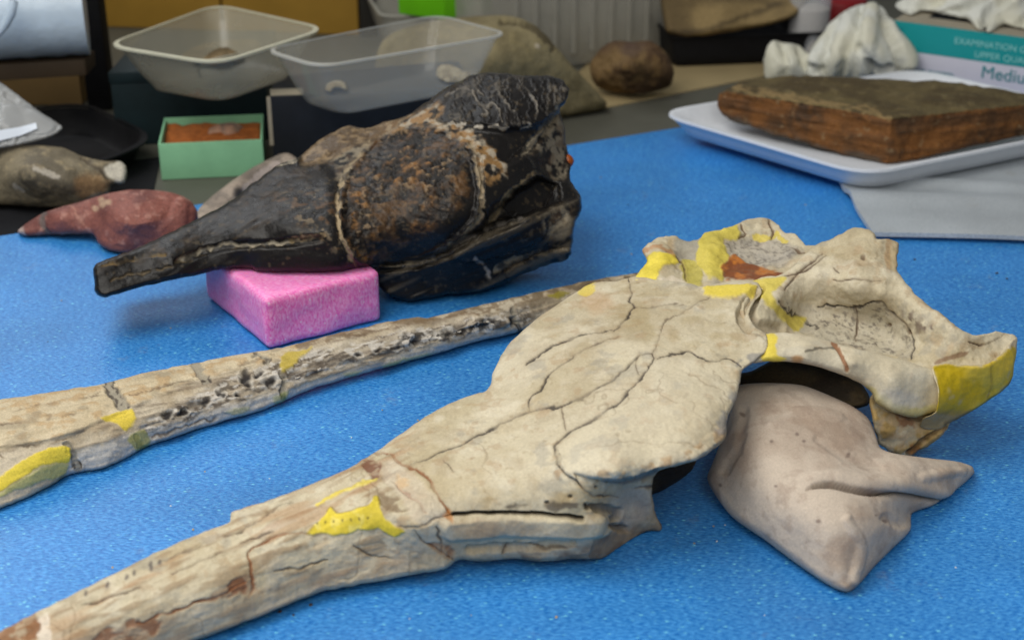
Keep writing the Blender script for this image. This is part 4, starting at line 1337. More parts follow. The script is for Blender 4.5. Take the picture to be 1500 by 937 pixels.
    for ln in ([(652, 128 + 14), (672, 134), (690, 135), (700, 148), (712, 158), (722, 152), (735, 176)], [(770, 128), (778, 140), (786, 160), (785, 174)], [(698, 131), (708, 140)], [(728, 135), (742, 152), (755, 166)], [(706, 158), (716, 168), (705, 172)]):
        m = c.line(ln, .9, .8, 1.2, True) * (.3 + .7 * sstep(.4, .6, fbm(c.P, 130, 2, 67)))
        disp = disp + .0014 * m
        col = mixc(col, m * .5, lin(150, 142, 130))
    m = c.line([(660, 181), (690, 184), (735, 188), (750, 186), (775, 184)], 1.6, .9) * sstep(.45, .55, fbm(c.P, 180, 2, 71))
    col = mixc(col, m * .9, lin(176, 168, 154))
    low = c.area(LOWER, 4, .5)
    q = np.c_[(c.U * .92 - c.V * .4) * .004, (c.V * .92 + c.U * .4) * .06, np.zeros(c.n)]
    g = fbm(q, 1.5, 4, 75)
    disp = disp + low * (g - .5) * .004
    col = mixc(col, low * .6 * sstep(.54, .70, g), lin(104, 95, 80))
    dust = sstep(.66, .74, fbm(c.P, 260, 3, 81))
    col = mixc(col, dust * .15, lin(140, 122, 92))
    return col, np.clip(rgh, .25, .9), disp


sculpt(bsk, 'skull_body', [(136, 392, .058), (142, 386, .060), (165, 377, .062), (200, 363, .064), (240, 345, .067), (290, 320, .073), (330, 299, .079), (365, 273, .086), (390, 254, .091), (412, 239, .095), (440, 230, .098), (458, 212, .103), (480, 198, .107), (510, 184, .111), (535, 189, .110), (560, 180, .114),
                            (592, 171, .120), (625, 150, .130), (650, 131, .139), (672, 119, .146), (692, 110, .152), (728, 107, .156), (770, 111, .156), (802, 112, .156), (825, 119, .153), (834, 132, .149), (828, 148, .143), (820, 160, .137), (826, 185, .124), (830, 215, .108), (836, 243, .094), (835, 264, .086), (848, 282, .077), (853, 305, .067),
                            (842, 330, .056), (838, 362, .040), (832, 380, .028), (800, 389, .018), (770, 400, .012), (730, 420, .006), (690, 429, .005), (650, 432, .005), (612, 440, .004), (590, 440, .004), (566, 430, .010), (551, 410, .022), (544, 393, .040), (500, 397, .046), (440, 399, .046), (376, 398, .045), (366, 393, .046), (331, 394, .046), (296, 401, .045), (214, 418, .043), (156, 435, .040), (142, 433, .041), (138, 412, .050)],
       [(250, 375, .062), (350, 340, .073), (430, 310, .084), (470, 370, .062), (420, 370, .062), (600, 290, .095), (550, 340, .075), (650, 340, .074), (600, 230, .113), (740, 150, .146), (740, 215, .122), (770, 260, .098), (760, 300, .082), (700, 390, .030), (780, 350, .052), (620, 410, .020), (520, 260, .098), (690, 190, .132), (800, 200, .122), (800, 330, .062)],
       paint_black, M['black'], 1.35, (7, .008), (60, .075), 1.8, push=push_black,
       regions=[('eye_socket_fill', lambda c: c.area(DISC, 3, .3), 'rough brown mottled rock filling the eye socket'), ('brow_plate', lambda c: c.area(PLATE, 3, .5), 'wrinkled glossy black plate on top of the skull'),
                ('jaw_fragment', lambda c: c.area(LOWER, 4, .5), None), ('snout', lambda c: c.area([(100, 460), (100, 370), (240, 330), (330, 285), (372, 255), (392, 300), (400, 345), (395, 420)], 1, .4), None)])
p0 = surf(833, 240)
o = link_mesh('resin_drop', tube_mesh('resin_drop', [p0 - np.array(bsk.location) + np.array([0.0, .006, -.006 + .012 * t]) for t in (0, .1, .3, .5, .7, .9, 1)], [.0005, .0025, .0042, .0048, .0042, .0025, .0005], 10), plain_mat('amber_resin', (150, 74, 22), .3, 90, .2), bsk)

# ================================================================== SMALLER FOSSILS AT THE BACK LEFT
cl_ = [a0 + ndir * .004 - ydir * .5, a0 + ndir * .004 + ydir * .135, a0 + ydir * .19 + ndir * .17, a0 - ydir * .5 + ndir * .17]
sheet('black_cloth', cl_, MATZ - .0004, MATZ - .0001, plain_mat('black_cloth', (16, 17, 22), .9, 300, .3), 'black cloth lying on the table under the grey-brown bone', 'cloth')

def paint_red(c):
    n1, n2 = fbm(c.P, 40, 4, 1), fbm(c.P, 150, 4, 2)
    col = mixc(np.tile(lin(136, 84, 74), (c.n, 1)), sstep(.4, .65, n1), lin(108, 64, 58))
    col = mixc(col, .45 * sstep(.58, .72, n2), lin(186, 140, 126))
    col = mixc(col, .5 * c.area([(185, 345), (215, 325), (250, 320), (235, 345), (205, 368)], 12, 1), lin(92, 66, 74))
    col = mixc(col, .6 * c.area([(28, 345), (26, 334), (32, 330), (40, 346)], 3), lin(206, 190, 180))
    m = c.line([(66, 308), (63, 325), (68, 342)], 3, .7)
    col = mixc(col, m * .85, lin(96, 88, 84))
    for x, y in ((140, 305), (150, 300), (158, 296), (148, 292)):
        col = mixc(col, .6 * c.dot(x, y, 5, 4), lin(196, 170, 140))
    m2 = c.line([(105, 302), (115, 318), (122, 330)], 1.2, .6)
    col = mixc(col, m2 * .4, lin(190, 140, 120))
    disp = .004 * (n1 - .5) + .0015 * (n2 - .5) - .002 * m
    disp = disp - .006 * c.area([(165, 350), (185, 305), (225, 292), (258, 300), (262, 330), (235, 355), (200, 368)], 22, .2)
    disp = disp + .002 * c.line([(265, 300), (262, 325), (245, 345)], 6, .4, 8)
    return col, np.full(c.n, .5), disp


red = thing('red_fossil_bone', 'dark red fossil bone with a broad cupped end and tapering shaft on the blue mat', 'fossil bone', (-0.36, 1.25, 0))
sculpt(red, 'bone', [(26, 340, .006), (36, 329, .012), (64, 312, .022), (100, 300, .030), (130, 292, .034), (155, 284, .042), (190, 278, .048), (230, 279, .048), (262, 285, .044), (282, 298, .036), (290, 318, .026), (280, 340, .016), (240, 362, .008), (200, 370, .005), (165, 368, .005), (145, 358, .008), (136, 343, .012), (110, 343, .008), (70, 344, .005), (40, 346, .004)],
       [(90, 322, .022), (180, 325, .036), (230, 320, .036)], paint_red, M['rock'], 1.6, (9, .008), (30, .04), .8)


def paint_grey_bone(c):
    n1, n2 = fbm(c.P, 30, 4, 1), fbm(c.P, 130, 4, 2)
    col = mixc(np.tile(lin(130, 120, 98), (c.n, 1)), sstep(.4, .62, n1), lin(98, 90, 74))
    col = mixc(col, .5 * sstep(.55, .7, n2), lin(164, 148, 116))
    col = mixc(col, .5 * c.area([(110, 262), (140, 258), (160, 272), (150, 292), (120, 290)], 8, 1), lin(150, 110, 66))
    m = c.area([(152, 250), (175, 236), (185, 242), (182, 266), (174, 270)], 2, .5)
    col = mixc(col, m * .9, lin(206, 200, 184))
    m = c.line([(120, 232), (145, 248), (158, 264)], 1.8, .6)
    col = mixc(col, m * .7, lin(60, 50, 40))
    for ln in ([(50, 248), (70, 255), (85, 260)], [(20, 272), (35, 282)]):
        col = mixc(col, .7 * c.line(ln, 2.4, .6), lin(186, 178, 164))
    m2 = c.area([(120, 300), (130, 290), (160, 282), (150, 294), (130, 304)], 3)
    col = mixc(col, m2 * .7, lin(160, 164, 160))
    return col, np.full(c.n, .6), .005 * (n1 - .5) + .002 * (n2 - .5) - .002 * m


gb = thing('grey_brown_bone', 'grey-brown fossil bone with a broken white end, lying behind the red bone', 'fossil bone', (-0.48, 1.33, MATZ))
sculpt(gb, 'bone', [(-90, 215, .040), (-20, 208, .048), (40, 212, .052), (90, 216, .050), (120, 228, .044), (150, 236, .040), (176, 236, .036), (186, 248, .030), (182, 268, .022), (164, 272, .022), (160, 284, .014), (120, 300, .008), (70, 304, .002), (10, 300, .002), (-90, 296, .002)],
       [(40, 250, .045), (100, 262, .036), (40, 280, .022)], paint_grey_bone, M['rock'], 1.8, (10, .008), (34, .05), .8, zmin=MATZ + .0003)


def paint_pale_bone(c):
    n1 = fbm(c.P, 60, 4, 1)
    col = mixc(np.tile(lin(128, 118, 108), (c.n, 1)), sstep(.4, .65, n1), lin(164, 150, 136))
    m = c.dot(350, 282, 7, 8)
    col = mixc(col, m * .85, lin(36, 36, 40))
    col = mixc(col, .6 * c.line([(360, 276), (385, 252), (405, 240)], 4, .6), lin(196, 182, 174))
    return col, np.full(c.n, .55), .003 * (n1 - .5)


pb = thing('slender_grey_bone', 'slender pale grey bone with a dark band, half hidden behind the black snout', 'fossil bone', (-0.26, 1.34, 0))
sculpt(pb, 'bone', [(286, 316, .006), (300, 296, .012), (325, 276, .018), (350, 258, .022), (380, 240, .024), (420, 224, .026), (440, 240, .018), (400, 262, .010), (360, 292, .006), (320, 322, .003), (295, 325, .003)], [(350, 276, .018)], paint_pale_bone, M['rock'], 1.8, (9, .007), (18, .02), .5)

# ================================================================== WHITE TRAY AND ROCK SLAB, GREY FOAM
fc = G(1268, 256, .031)[:2]
tl_ = G(962, 166, .031)[:2]
ea = G(1500, 209, .031)[:2] - fc
ea /= np.linalg.norm(ea)
eb = tl_ - fc
rimc = [fc, fc + ea * .36, fc + ea * .36 + eb, fc + eb]
tray = thing('foam_tray', 'shallow white foam tray holding the brown rock slab', 'tray', (float(fc[0] + .08), float(fc[1] + .22), .0))
off = np.array(tray.location)[:2]
b0 = scaled(np.array(rimc) - off, .90)
r0 = np.array(rimc) - off
R = [rring(b0, .03, .0095), rring(scaled(b0, 1, .004), .032, .0105), rring((b0 + r0) / 2, .036, .0185), rring(r0, .04, .0285), rring(scaled(r0, 1, .003), .04, .0298), rring(scaled(r0, 1, .0025), .04, .0325),
     rring(scaled(r0, 1, -.004), .038, .0325), rring(scaled((b0 + r0) / 2, 1, -.005), .034, .021), rring(scaled(b0, 1, -.003), .03, .0135), rring(scaled(b0, .97), .03, .0128)]
link_mesh('tray_body', loft('tray_body', R), M['white_foam'], tray)


def wv(u, v):
    return .006 * np.exp(-((v - .30) / .06) ** 2) * (.6 + .4 * np.sin(u * 5 + 1)) + .004 * np.exp(-((v - .48 + .1 * u) / .05) ** 2) + .0025 * np.sin(u * 7) * np.exp(-((v - .1) / .12) ** 2) + .003


gl = G(1278, 345, .004)[:2]
gdir = G(1500, 352, .004)[:2] - gl
gdir /= np.linalg.norm(gdir)
gperp = np.array([-gdir[1], gdir[0]])
gf = foam_sheet('foam_wrap_sheet', gl - gperp * .0, gdir, gperp * .995 - gdir * .11, .42, .30, .004, M['grey_foam'], 'thin pale grey foam sheet lying on the blue mat under the white tray', 'foam sheet', z=.0045, amp=.0006, nx=70, ny=50, wave=wv)


def paint_slab(c):
    n1, n2, n3 = fbm(c.P, 25, 4, 1), fbm(c.P, 110, 4, 2), fbm(c.P, 300, 3, 3)
    top = c.N[:, 2] > .72
    topm = sstep(.55, .8, c.N[:, 2])
    q = np.c_[c.P[:, 0] * .25, c.P[:, 1] * .25, c.P[:, 2] * 2.2]
    g = fbm(q, 90, 4, 5)
    side = mixc(np.tile(lin(118, 76, 36), (c.n, 1)), sstep(.38, .66, fbm(c.P, 30, 3, 15)), lin(70, 50, 32))
    side = mixc(side, .35 * sstep(.45, .65, g), lin(62, 46, 32))
    side = mixc(side, .5 * sstep(.54, .70, n2), lin(122, 80, 38))
    side = mixc(side, .35 * sstep(.68, .76, fbm(c.P, 180, 3, 8)), lin(150, 132, 100))
    tp = mixc(np.tile(lin(96, 84, 54), (c.n, 1)), sstep(.4, .62, n1), lin(76, 64, 40))
    tp = mixc(tp, .5 * sstep(.56, .7, n2), lin(120, 106, 72))
    col = mixc(side, topm, tp)
    lo = c.area([(1055, 165), (1110, 185), (1200, 215), (1290, 232), (1290, 246), (1190, 228), (1090, 196), (1055, 180)], 5, 1)
    col = mixc(col, lo * .7, lin(84, 80, 72))
    dk = c.area([(1310, 178), (1400, 168), (1520, 160), (1520, 175), (1400, 184), (1315, 192)], 5, 1.2)
    col = mixc(col, dk * .5, lin(60, 48, 36))
    m = c.line([(1075, 130), (1150, 142), (1210, 152), (1270, 160), (1305, 176)], 3, 1.0, 3) * sstep(.42, .55, n2)
    col = mixc(col, m * .7, lin(150, 126, 84))
    disp = .005 * (n1 - .5) + .0035 * (n2 - .5) + (1 - topm) * (.006 * (g - .5) + .006 * (fbm(c.P, 55, 3, 19) - .5))
    return col, np.full(c.n, .7), disp


slab = thing('rock_slab', 'thick flat brown rock slab with rusty edges lying in the white tray', 'rock', (0.42, 1.55, .013))
SA, SL, SR = G(1306, 173, .060), G(1052, 131, .060), G(1520, 152, .060)


def slab_solid(U, V, rd):
    """first hit of each ray on the slab: flat top, two steep sides leaning out a little"""
    t = (SA[2] - .0006 * np.sin(U / 40) - CAMZ) / rd[:, 2]
    for A_, B_ in ((SL, SA), (SA, SR)):
        e = B_ - A_
        n_ = np.array([e[1], -e[0], 0.0])
        n_ /= np.linalg.norm(n_)
        if n_[1] > 0: n_ = -n_
        n_ = n_ + np.array([0, 0, .12])
        t = np.maximum(t, ((A_ - CAM) @ n_) / (rd @ n_))
    return t


sculpt(slab, 'slab', [(1053, 140, .052), (1068, 128, .056), (1100, 116, .059), (1150, 112, .060), (1210, 112, .060), (1300, 116, .060), (1380, 119, .060), (1440, 127, .060), (1540, 142, .060), (1640, 158, .060), (1640, 170, .034), (1560, 186, .022), (1500, 200, .016), (1433, 213, .014), (1350, 232, .013), (1300, 241, .013), (1260, 234, .014),
                      (1180, 212, .015), (1110, 190, .018), (1070, 176, .024), (1054, 160, .038)],
       [], paint_slab, M['rock'], 1.5, (6, .006), (40, .05), 2.6, zmin=.0134, solid=slab_solid)

# ================================================================== BACK OF THE TABLE, RIGHT
TZ = MATZ - .0004


def at_base(u, v, z=TZ):
    return G(u, v, z)


def paint_khaki(c):
    n1, n2 = fbm(c.P, 20, 4, 1), fbm(c.P, 110, 4, 2)
    col = mixc(np.tile(lin(128, 118, 88), (c.n, 1)), sstep(.4, .65, n1), lin(108, 98, 70))
    col = mixc(col, .5 * sstep(.55, .7, n2), lin(136, 124, 88))
    m = c.line([(735, 32), (770, 36), (795, 50), (812, 70)], 2.6, .6)
    col = mixc(col, m * .7, lin(52, 44, 30))
    col = mixc(col, .9 * c.dot(788, 67, 3.5), lin(180, 170, 150))
    return col, np.full(c.n, .85), .008 * (n1 - .5) + .003 * (n2 - .5) - .004 * m


kr = thing('khaki_boulder', 'large khaki rock with a sloping side, behind the black skull', 'rock', (.02, 1.72, TZ))
sculpt(kr, 'rock', [(560, 60, .090), (620, 34, .100), (700, 24, .106), (750, 24, .106), (785, 38, .100), (812, 66, .082), (840, 98, .056), (868, 128, .030), (888, 150, .010), (884, 160, .000), (840, 168, .0), (760, 178, .0), (660, 190, .0), (580, 196, .0), (550, 120, .05)],
       [(720, 80, .085), (780, 110, .055), (830, 135, .028)], paint_khaki, M['rock'], 2.2, (10, .012), (50, .12), .8, zmin=TZ + .0003)


def paint_brown_rock(c):
    n1, n2 = fbm(c.P, 35, 4, 1), fbm(c.P, 120, 4, 2)
    col = mixc(np.tile(lin(112, 90, 58), (c.n, 1)), sstep(.4, .62, n1), lin(82, 62, 42))
    col = mixc(col, .5 * sstep(.55, .7, n2), lin(124, 98, 60))
    col = mixc(col, .6 * c.dot(925, 72, 18, 10), lin(70, 56, 54))
    return col, np.full(c.n, .85), .016 * (n1 - .5) + .008 * (fbm(c.P, 70, 3, 9) - .5) + .004 * (n2 - .5)


br = thing('brown_rock', 'fist-sized brown rock sitting on tan paper by the clear box', 'rock', (.19, 1.74, TZ))
sculpt(br, 'rock', [(864, 100, .030), (872, 80, .046), (890, 64, .058), (905, 60, .062), (925, 62, .062), (950, 60, .062), (968, 70, .056), (982, 88, .044), (987, 108, .028), (982, 126, .010), (960, 134, .003), (925, 138, .002), (890, 134, .003), (872, 124, .012)],
       [(925, 95, .046)], paint_brown_rock, M['rock'], 2, (12, .014), (30, .05), .8, zmin=TZ + .0009)

paper = [at_base(880, 168), at_base(1130, 96), at_base(1180, 84), at_base(900, 96)]
pp = [at_base(760, 184)[:2], at_base(1000, 136)[:2], at_base(1330, 72)[:2], at_base(900, 60)[:2]]
sheet('tan_paper', pp, TZ, TZ + .0008, M['paper'], 'tan sheet of paper on the grey table under the brown rock', 'paper')

# ribbed translucent box
cb = thing('plastic_box', 'large translucent ribbed plastic box behind the brown rock', 'plastic box', (.10, 1.98, TZ))
q0, q1 = at_base(984, 78)[:2], at_base(740, 118)[:2]
dv = (q0 - q1) / np.linalg.norm(q0 - q1)
nv = np.array([-dv[1], dv[0]])
tub(cb, [q1 - dv * .04, q0 + dv * .008, q0 + dv * .008 + nv * .2, q1 - dv * .04 + nv * .2], TZ + .0004, .17, .955, M['milky_tub'], .012, .0016, .004, 'box_wall')
for k in range(8):
    t = .04 + k * .028
    p = q0 - dv * (t + .004) - nv * .0015
    box(cb, 'rib', rect(p, math.atan2(dv[1], dv[0]), .006, .004), TZ + .02, .15, M['milky_tub'], .001)


# dark open tray with a tan fossil behind it
dk = thing('black_crate', 'low black crate on the tan paper behind the white slab tray', 'crate', (.33, 1.95, TZ))
c0 = at_base(985, 108)[:2]
cr = rect(c0 + np.array([0, .02]), math.radians(8), .20, .2)
tub(dk, cr, TZ + .0012, .032, .96, M['black_plastic'], .012, .003, .004, 'crate_wall')


def paint_tan(c):
    n1, n2 = fbm(c.P, 20, 4, 1), fbm(c.P, 90, 4, 2)
    col = mixc(np.tile(lin(138, 118, 80), (c.n, 1)), sstep(.4, .65, n1), lin(104, 88, 60))
    m = c.line([(985, 50), (1040, 42), (1090, 24), (1140, 6)], 3, .6)
    col = mixc(col, m * .6, lin(64, 54, 40))
    return col, np.full(c.n, .85), .008 * (n1 - .5)


tf = thing('tan_boulder', 'long tan rock lying across the black crate', 'rock', (.33, 2.02, .03))
sculpt(tf, 'rock', [(975, -40, .09), (1060, -50, .09), (1150, -50, .09), (1190, -20, .08), (1170, 20, .060), (1130, 36, .050), (1090, 44, .044), (1040, 52, .040), (1000, 56, .036), (975, 45, .045)], [(1060, 10, .07)], paint_tan, M['rock'], 2.4, (10, .02), (40, .10), .8, zmin=.0345)

# vial
vb = at_base(1180, 86)
vial = thing('sample_vial', 'clear round vial of white powder standing behind the crumpled glove', 'vial', tuple(vb))


def lathe(name, prof, seg=28):
    return loft(name, [[(r * math.cos(2 * math.pi * k / seg), r * math.sin(2 * math.pi * k / seg), z) for k in range(seg)] for r, z in prof])


link_mesh('vial_wall', lathe('vial_wall', [(.020, .0005), (.0262, .002), (.0268, .006), (.0268, .11), (.0256, .11), (.0256, .007), (.0245, .005), (.02, .0045)]), M['vial'], vial)
link_mesh('powder', lathe('powder', [(.018, .0052), (.0244, .0068), (.0250, .010), (.0250, .066), (.020, .069), (.008, .0705)]), M['vial_fill'], vial)
rl = at_base(1228, 58)
rc = thing('red_jar', 'dark red round plastic jar behind the crumpled glove', 'jar', tuple(rl))
link_mesh('jar_body', lathe('jar_body', [(.030, .0005), (.034, .002), (.034, .052), (.032, .056), (.02, .058)]), M['red'], rc)

# glove carton
tl, trr = G(1310, 31, .080)[:2], G(1500, 56, .080)[:2]
gdirx = (trr - tl) / np.linalg.norm(trr - tl)
gyaw = math.atan2(gdirx[1], gdirx[0])
GB = thing('glove_carton', 'white and teal cardboard carton of examination gloves marked Medium', 'carton', (float(tl[0]), float(tl[1]), TZ))
GB.rotation_euler = (0, 0, gyaw)
H = .080 - TZ
me = box_mesh('carton_body', [np.array(p) for p in ((0, 0), (.24, 0), (.24, .12), (0, .12))], 0.0005, H, .0015)
CBODY = link_mesh('carton_body', me, M['box_white'], GB)
bandm = box_mesh('teal_band', [np.array(p) for p in ((-.0004, -.0006), (.2404, -.0006), (.2404, .0004), (-.0004, .0004))], H - .033, H + .0004, 0)
link_mesh('teal_band', bandm, M['teal'], GB)
link_mesh('teal_lid', box_mesh('teal_lid', [np.array(p) for p in ((-.0004, .0006), (.2404, .0006), (.2404, .1204), (-.0004, .1204))], H - .006, H + .0008, 0), M['card_edge'], GB)


def words(parent, name, txt, size, x, z, mat, align='LEFT', shear=0):
    cu = bpy.data.curves.new(name, 'FONT')
    cu.body, cu.size, cu.align_x, cu.extrude, cu.shear = txt, size, align, .0001, shear
    tmp = bpy.data.objects.new('tmp', cu)
    COL.objects.link(tmp)
    dg = bpy.context.evaluated_depsgraph_get()
    me = bpy.data.meshes.new_from_object(tmp.evaluated_get(dg))
    bpy.data.objects.remove(tmp)
    me.transform(Matrix.Translation((x, -.0009, z)) @ Matrix.Rotation(math.pi / 2, 4, 'X'))
    me.materials.clear()
    return link_mesh(name, me, mat, parent)


words(CBODY, 'lettering', 'EXAMINATION GLOVES', .0105, .073, H - .0165, M['ink_pale'])
words(CBODY, 'lettering', 'UPPER QUALITY', .0105, .098, H - .0290, M['ink_pale'])
words(CBODY, 'lettering', 'Medium', .0205, .108, H - .0515, M['ink_teal'])
words(CBODY, 'lettering', 'Y', .012, .006, H - .014, M['ink_teal'])
words(CBODY, 'lettering', 'C', .03, .135, H - .082, M['ink_teal'])
words(CBODY, 'lettering', 'LATEX  POWDERED', .0055, .028, H - .0555, M['ink_teal'])
link_mesh('opening', box_mesh('opening', [np.array(p) for p in ((.03, .035), (.21, .035), (.21, .085), (.03, .085))], H + .0003, H + .0014, 0), M['black_card'], GB)


def paint_glove(c):
    n1 = fbm(c.P, 26, 3, 1)
    col = mixc(np.tile(lin(206, 207, 198), (c.n, 1)), sstep(.45, .7, n1), lin(200, 198, 180))
    disp = .006 * (n1 - .5)
    for ln, w, a_ in (([(1262, 8), (1252, 50), (1238, 80), (1228, 128)], 2, -.007), ([(1290, 12), (1298, 45), (1312, 75), (1318, 108)], 2, -.008), ([(1225, 30), (1212, 62), (1206, 110)], 2, -.006), ([(1276, 10), (1272, 60), (1262, 115)], 5, .006),
                      ([(1240, 28), (1228, 70), (1216, 112)], 4, .005), ([(1300, 30), (1322, 66), (1336, 92)], 4, .006), ([(1270, 92), (1288, 104), (1304, 100)], 2.5, -.010), ([(1255, 70), (1275, 90), (1280, 120)], 2, -.005),
                      ([(1144, 64), (1150, 90), (1146, 122)], 2.5, -.006), ([(1170, 68), (1178, 92), (1200, 104)], 2.5, -.006), ([(1132, 70), (1130, 110)], 4, .004), ([(1188, 84), (1196, 118)], 4, .004),
                      ([(1312, 8), (1350, 10), (1400, -10), (1440, -30)], 2, -.008), ([(1380, 22), (1420, 10), (1470, -20)], 2, -.008), ([(1440, 45), (1450, 20), (1480, 0)], 2.5, -.008), ([(1340, 0), (1390, -12)], 4, .006), ([(1420, 28), (1460, 8), (1500, -10)], 5, .007), ([(1490, 40), (1520, 10)], 3, -.006)):
        disp = disp + a_ * c.line(ln, w * .6, .5, 13 if a_ > 0 else 7)
    return col, np.full(c.n, .5), disp


cg = thing('crumpled_glove', 'crumpled white latex glove lying in front of the glove carton', 'glove', (.39, 1.74, TZ))
sculpt(cg, 'glove_body', [(1182, 88, .040), (1195, 62, .056), (1222, 28, .078), (1245, 12, .090), (1262, 6, .094), (1290, 9, .092), (1302, 26, .082), (1318, 48, .070), (1334, 66, .058), (1344, 82, .046), (1338, 104, .030), (1324, 116, .020), (1300, 128, .008), (1250, 134, .002), (1200, 132, .002), (1180, 110, .02)],
       [(1260, 60, .068), (1290, 80, .054), (1230, 85, .048), (1270, 35, .084), (1300, 55, .068)], paint_glove, M['cloth'], 1.6, (10, .016), (34, .05), 1.5, zmin=TZ + .0005)
sculpt(cg, 'glove_cuff', [(1119, 92, .026), (1122, 74, .040), (1131, 61, .050), (1150, 63, .050), (1170, 67, .046), (1182, 78, .040), (1198, 84, .036), (1216, 98, .026), (1214, 118, .012), (1180, 128, .003), (1140, 126, .003), (1122, 114, .010)],
       [(1160, 92, .036)], paint_glove, M['cloth'], 1.6, (8, .012), (22, .03), 1.2, zmin=TZ + .0005)
tg = thing('pulled_glove', 'white latex gloves bunched up out of the carton opening', 'glove', (.55, 1.74, .0815))
sculpt(tg, 'glove_body', [(1310, 8, .088), (1330, -6, .096), (1370, -30, .112), (1450, -50, .124), (1560, -40, .118), (1600, 10, .098), (1560, 40, .086), (1500, 44, .0835), (1470, 38, .084), (1450, 50, .082), (1430, 44, .083), (1420, 30, .086), (1390, 24, .086), (1350, 16, .086), (1335, 24, .083), (1318, 16, .085)],
       [(1400, 0, .104), (1480, 5, .104)], paint_glove, M['cloth'], 1.8, (8, .012), (26, .04), 1.5, zmin=.0823)

# ================================================================== BACK OF THE TABLE, LEFT
# boxes
e0 = at_base(402, 254)[:2]
bb = thing('black_box', 'black cardboard box with a pale worn corner, under the clear plastic tub', 'box', (float(e0[0] + .1), float(e0[1] + .06), TZ))
bq = [e0, e0 + np.array([.20, .03]), e0 + np.array([.185, .14]), e0 + np.array([-.004, .075])]
box(bb, 'box_body', bq, TZ + .0004, .074, M['black_card'])
box(bb, 'worn_edge', [e0 + np.array(p) for p in ((-.0025, -.0008), (.0015, -.0008), (.0015, .004), (-.0025, .004))], TZ + .03, .0735, M['card_edge'], .0003)
box(bb, 'worn_corner', [e0 + np.array(p) for p in ((.001, .004), (.034, .008), (.030, .030), (-.003, .026))], .0735, .0746, M['card_edge'], .0003)
d0 = at_base(172, 214)[:2]
db = thing('dark_box', 'dark green-black box behind the green box, carrying the cream tub', 'box', (float(d0[0] + .1), float(d0[1] + .05), TZ))
box(db, 'box_body', [d0, at_base(396, 205)[:2], at_base(392, 205)[:2] + np.array([-.01, .16]), d0 + np.array([0, .17])], TZ + .0004, .074, M['dark_green_card'])
box(db, 'lid_edge', [d0 + np.array([-.001, -.001]), at_base(396, 205)[:2] + np.array([.001, -.001]), at_base(392, 205)[:2] + np.array([-.009, .161]), d0 + np.array([-.001, .171])], .062, .0745, M['dark_green_card'])

# green open box
g0 = at_base(237, 264)[:2]
gy = math.radians(8)
grn = thing('green_box', 'small open pale green cardboard box with orange sediment and a rock chip', 'box', (float(g0[0] + .05), float(g0[1] + .04), TZ))
gw, gd, gh, gt = .103, .085, .038, .0022
ga, gbv = np.array([math.cos(gy), math.sin(gy)]), np.array([-math.sin(gy), math.cos(gy)])


def gr(x, y, w, d):
    return rect(g0 + ga * x + gbv * y, gy, w, d)


box(grn, 'front_wall', gr(0, 0, gw, gt), TZ + .0004, TZ + gh, M['green_card'], .0005)
box(grn, 'back_wall', gr(0, gd - gt, gw, gt), TZ + .0004, TZ + gh + .001, M['green_card'], .0005)
box(grn, 'side_wall', gr(0, gt + .0003, gt, gd - 2 * gt - .0006), TZ + .0004, TZ + gh, M['green_card'], .0005)
box(grn, 'side_wall', gr(gw - gt, gt + .0003, gt, gd - 2 * gt - .0006), TZ + .0004, TZ + gh, M['green_card'], .0005)
box(grn, 'floor_panel', gr(gt, gt, gw - 2 * gt, gd - 2 * gt), TZ + .0006, TZ + .002, M['green_in'], 0)
sed = thing('orange_sediment', 'orange sediment filling the small green box', 'sediment', tuple(grn.location))
cs = np.array(gr(gt + .001, gt + .001, gw - 2 * gt - .002, gd - 2 * gt - .002))
nn = 26
uu, vv = np.meshgrid(np.linspace(0, 1, nn), np.linspace(0, 1, nn))
xy = cs[0] + uu.ravel()[:, None] * (cs[1] - cs[0]) + vv.ravel()[:, None] * (cs[3] - cs[0])
hz = TZ + .028 + .008 * (fbm(np.c_[xy, 0 * xy[:, :1]], 90, 3, 3) - .5) + .004 * vv.ravel()
I = np.arange(nn * nn).reshape(nn, nn)
q = np.c_[I[:-1, :-1].ravel(), I[:-1, 1:].ravel(), I[1:, 1:].ravel(), I[1:, :-1].ravel()]
ring = np.r_[I[0, :-1], I[:-1, -1], I[-1, :0:-1], I[:0:-1, 0]]
n0 = nn * nn
skirt = np.c_[ring, n0 + np.arange(len(ring)), n0 + (np.arange(len(ring)) + 1) % len(ring), np.roll(ring, -1)]
PPs = np.r_[np.c_[xy, hz], np.c_[xy[ring], np.full(len(ring), TZ + .0022)]] - np.array(sed.location)
link_mesh('sediment', mesh_from('sediment', PPs, np.r_[q, skirt]), M['orange_earth'], sed)


def paint_chip(c):
    n1 = fbm(c.P, 120, 4, 1)
    col = mixc(np.tile(lin(126, 106, 92), (c.n, 1)), sstep(.42, .6, n1), lin(176, 136, 112))
    return col, np.full(c.n, .85), .006 * (n1 - .5)


ch = thing('rock_chip', 'rough pinkish grey rock chip lying on the orange sediment', 'rock', (-.28, 1.46, .014))
sculpt(ch, 'rock', [(300, 205, .018), (306, 190, .026), (320, 182, .030), (345, 180, .031), (358, 188, .026), (362, 206, .016), (330, 212, .014)], [(335, 195, .026)], paint_chip, M['rock'], 1.6, (7, .008), (18, .02), .8, zmin=.013)

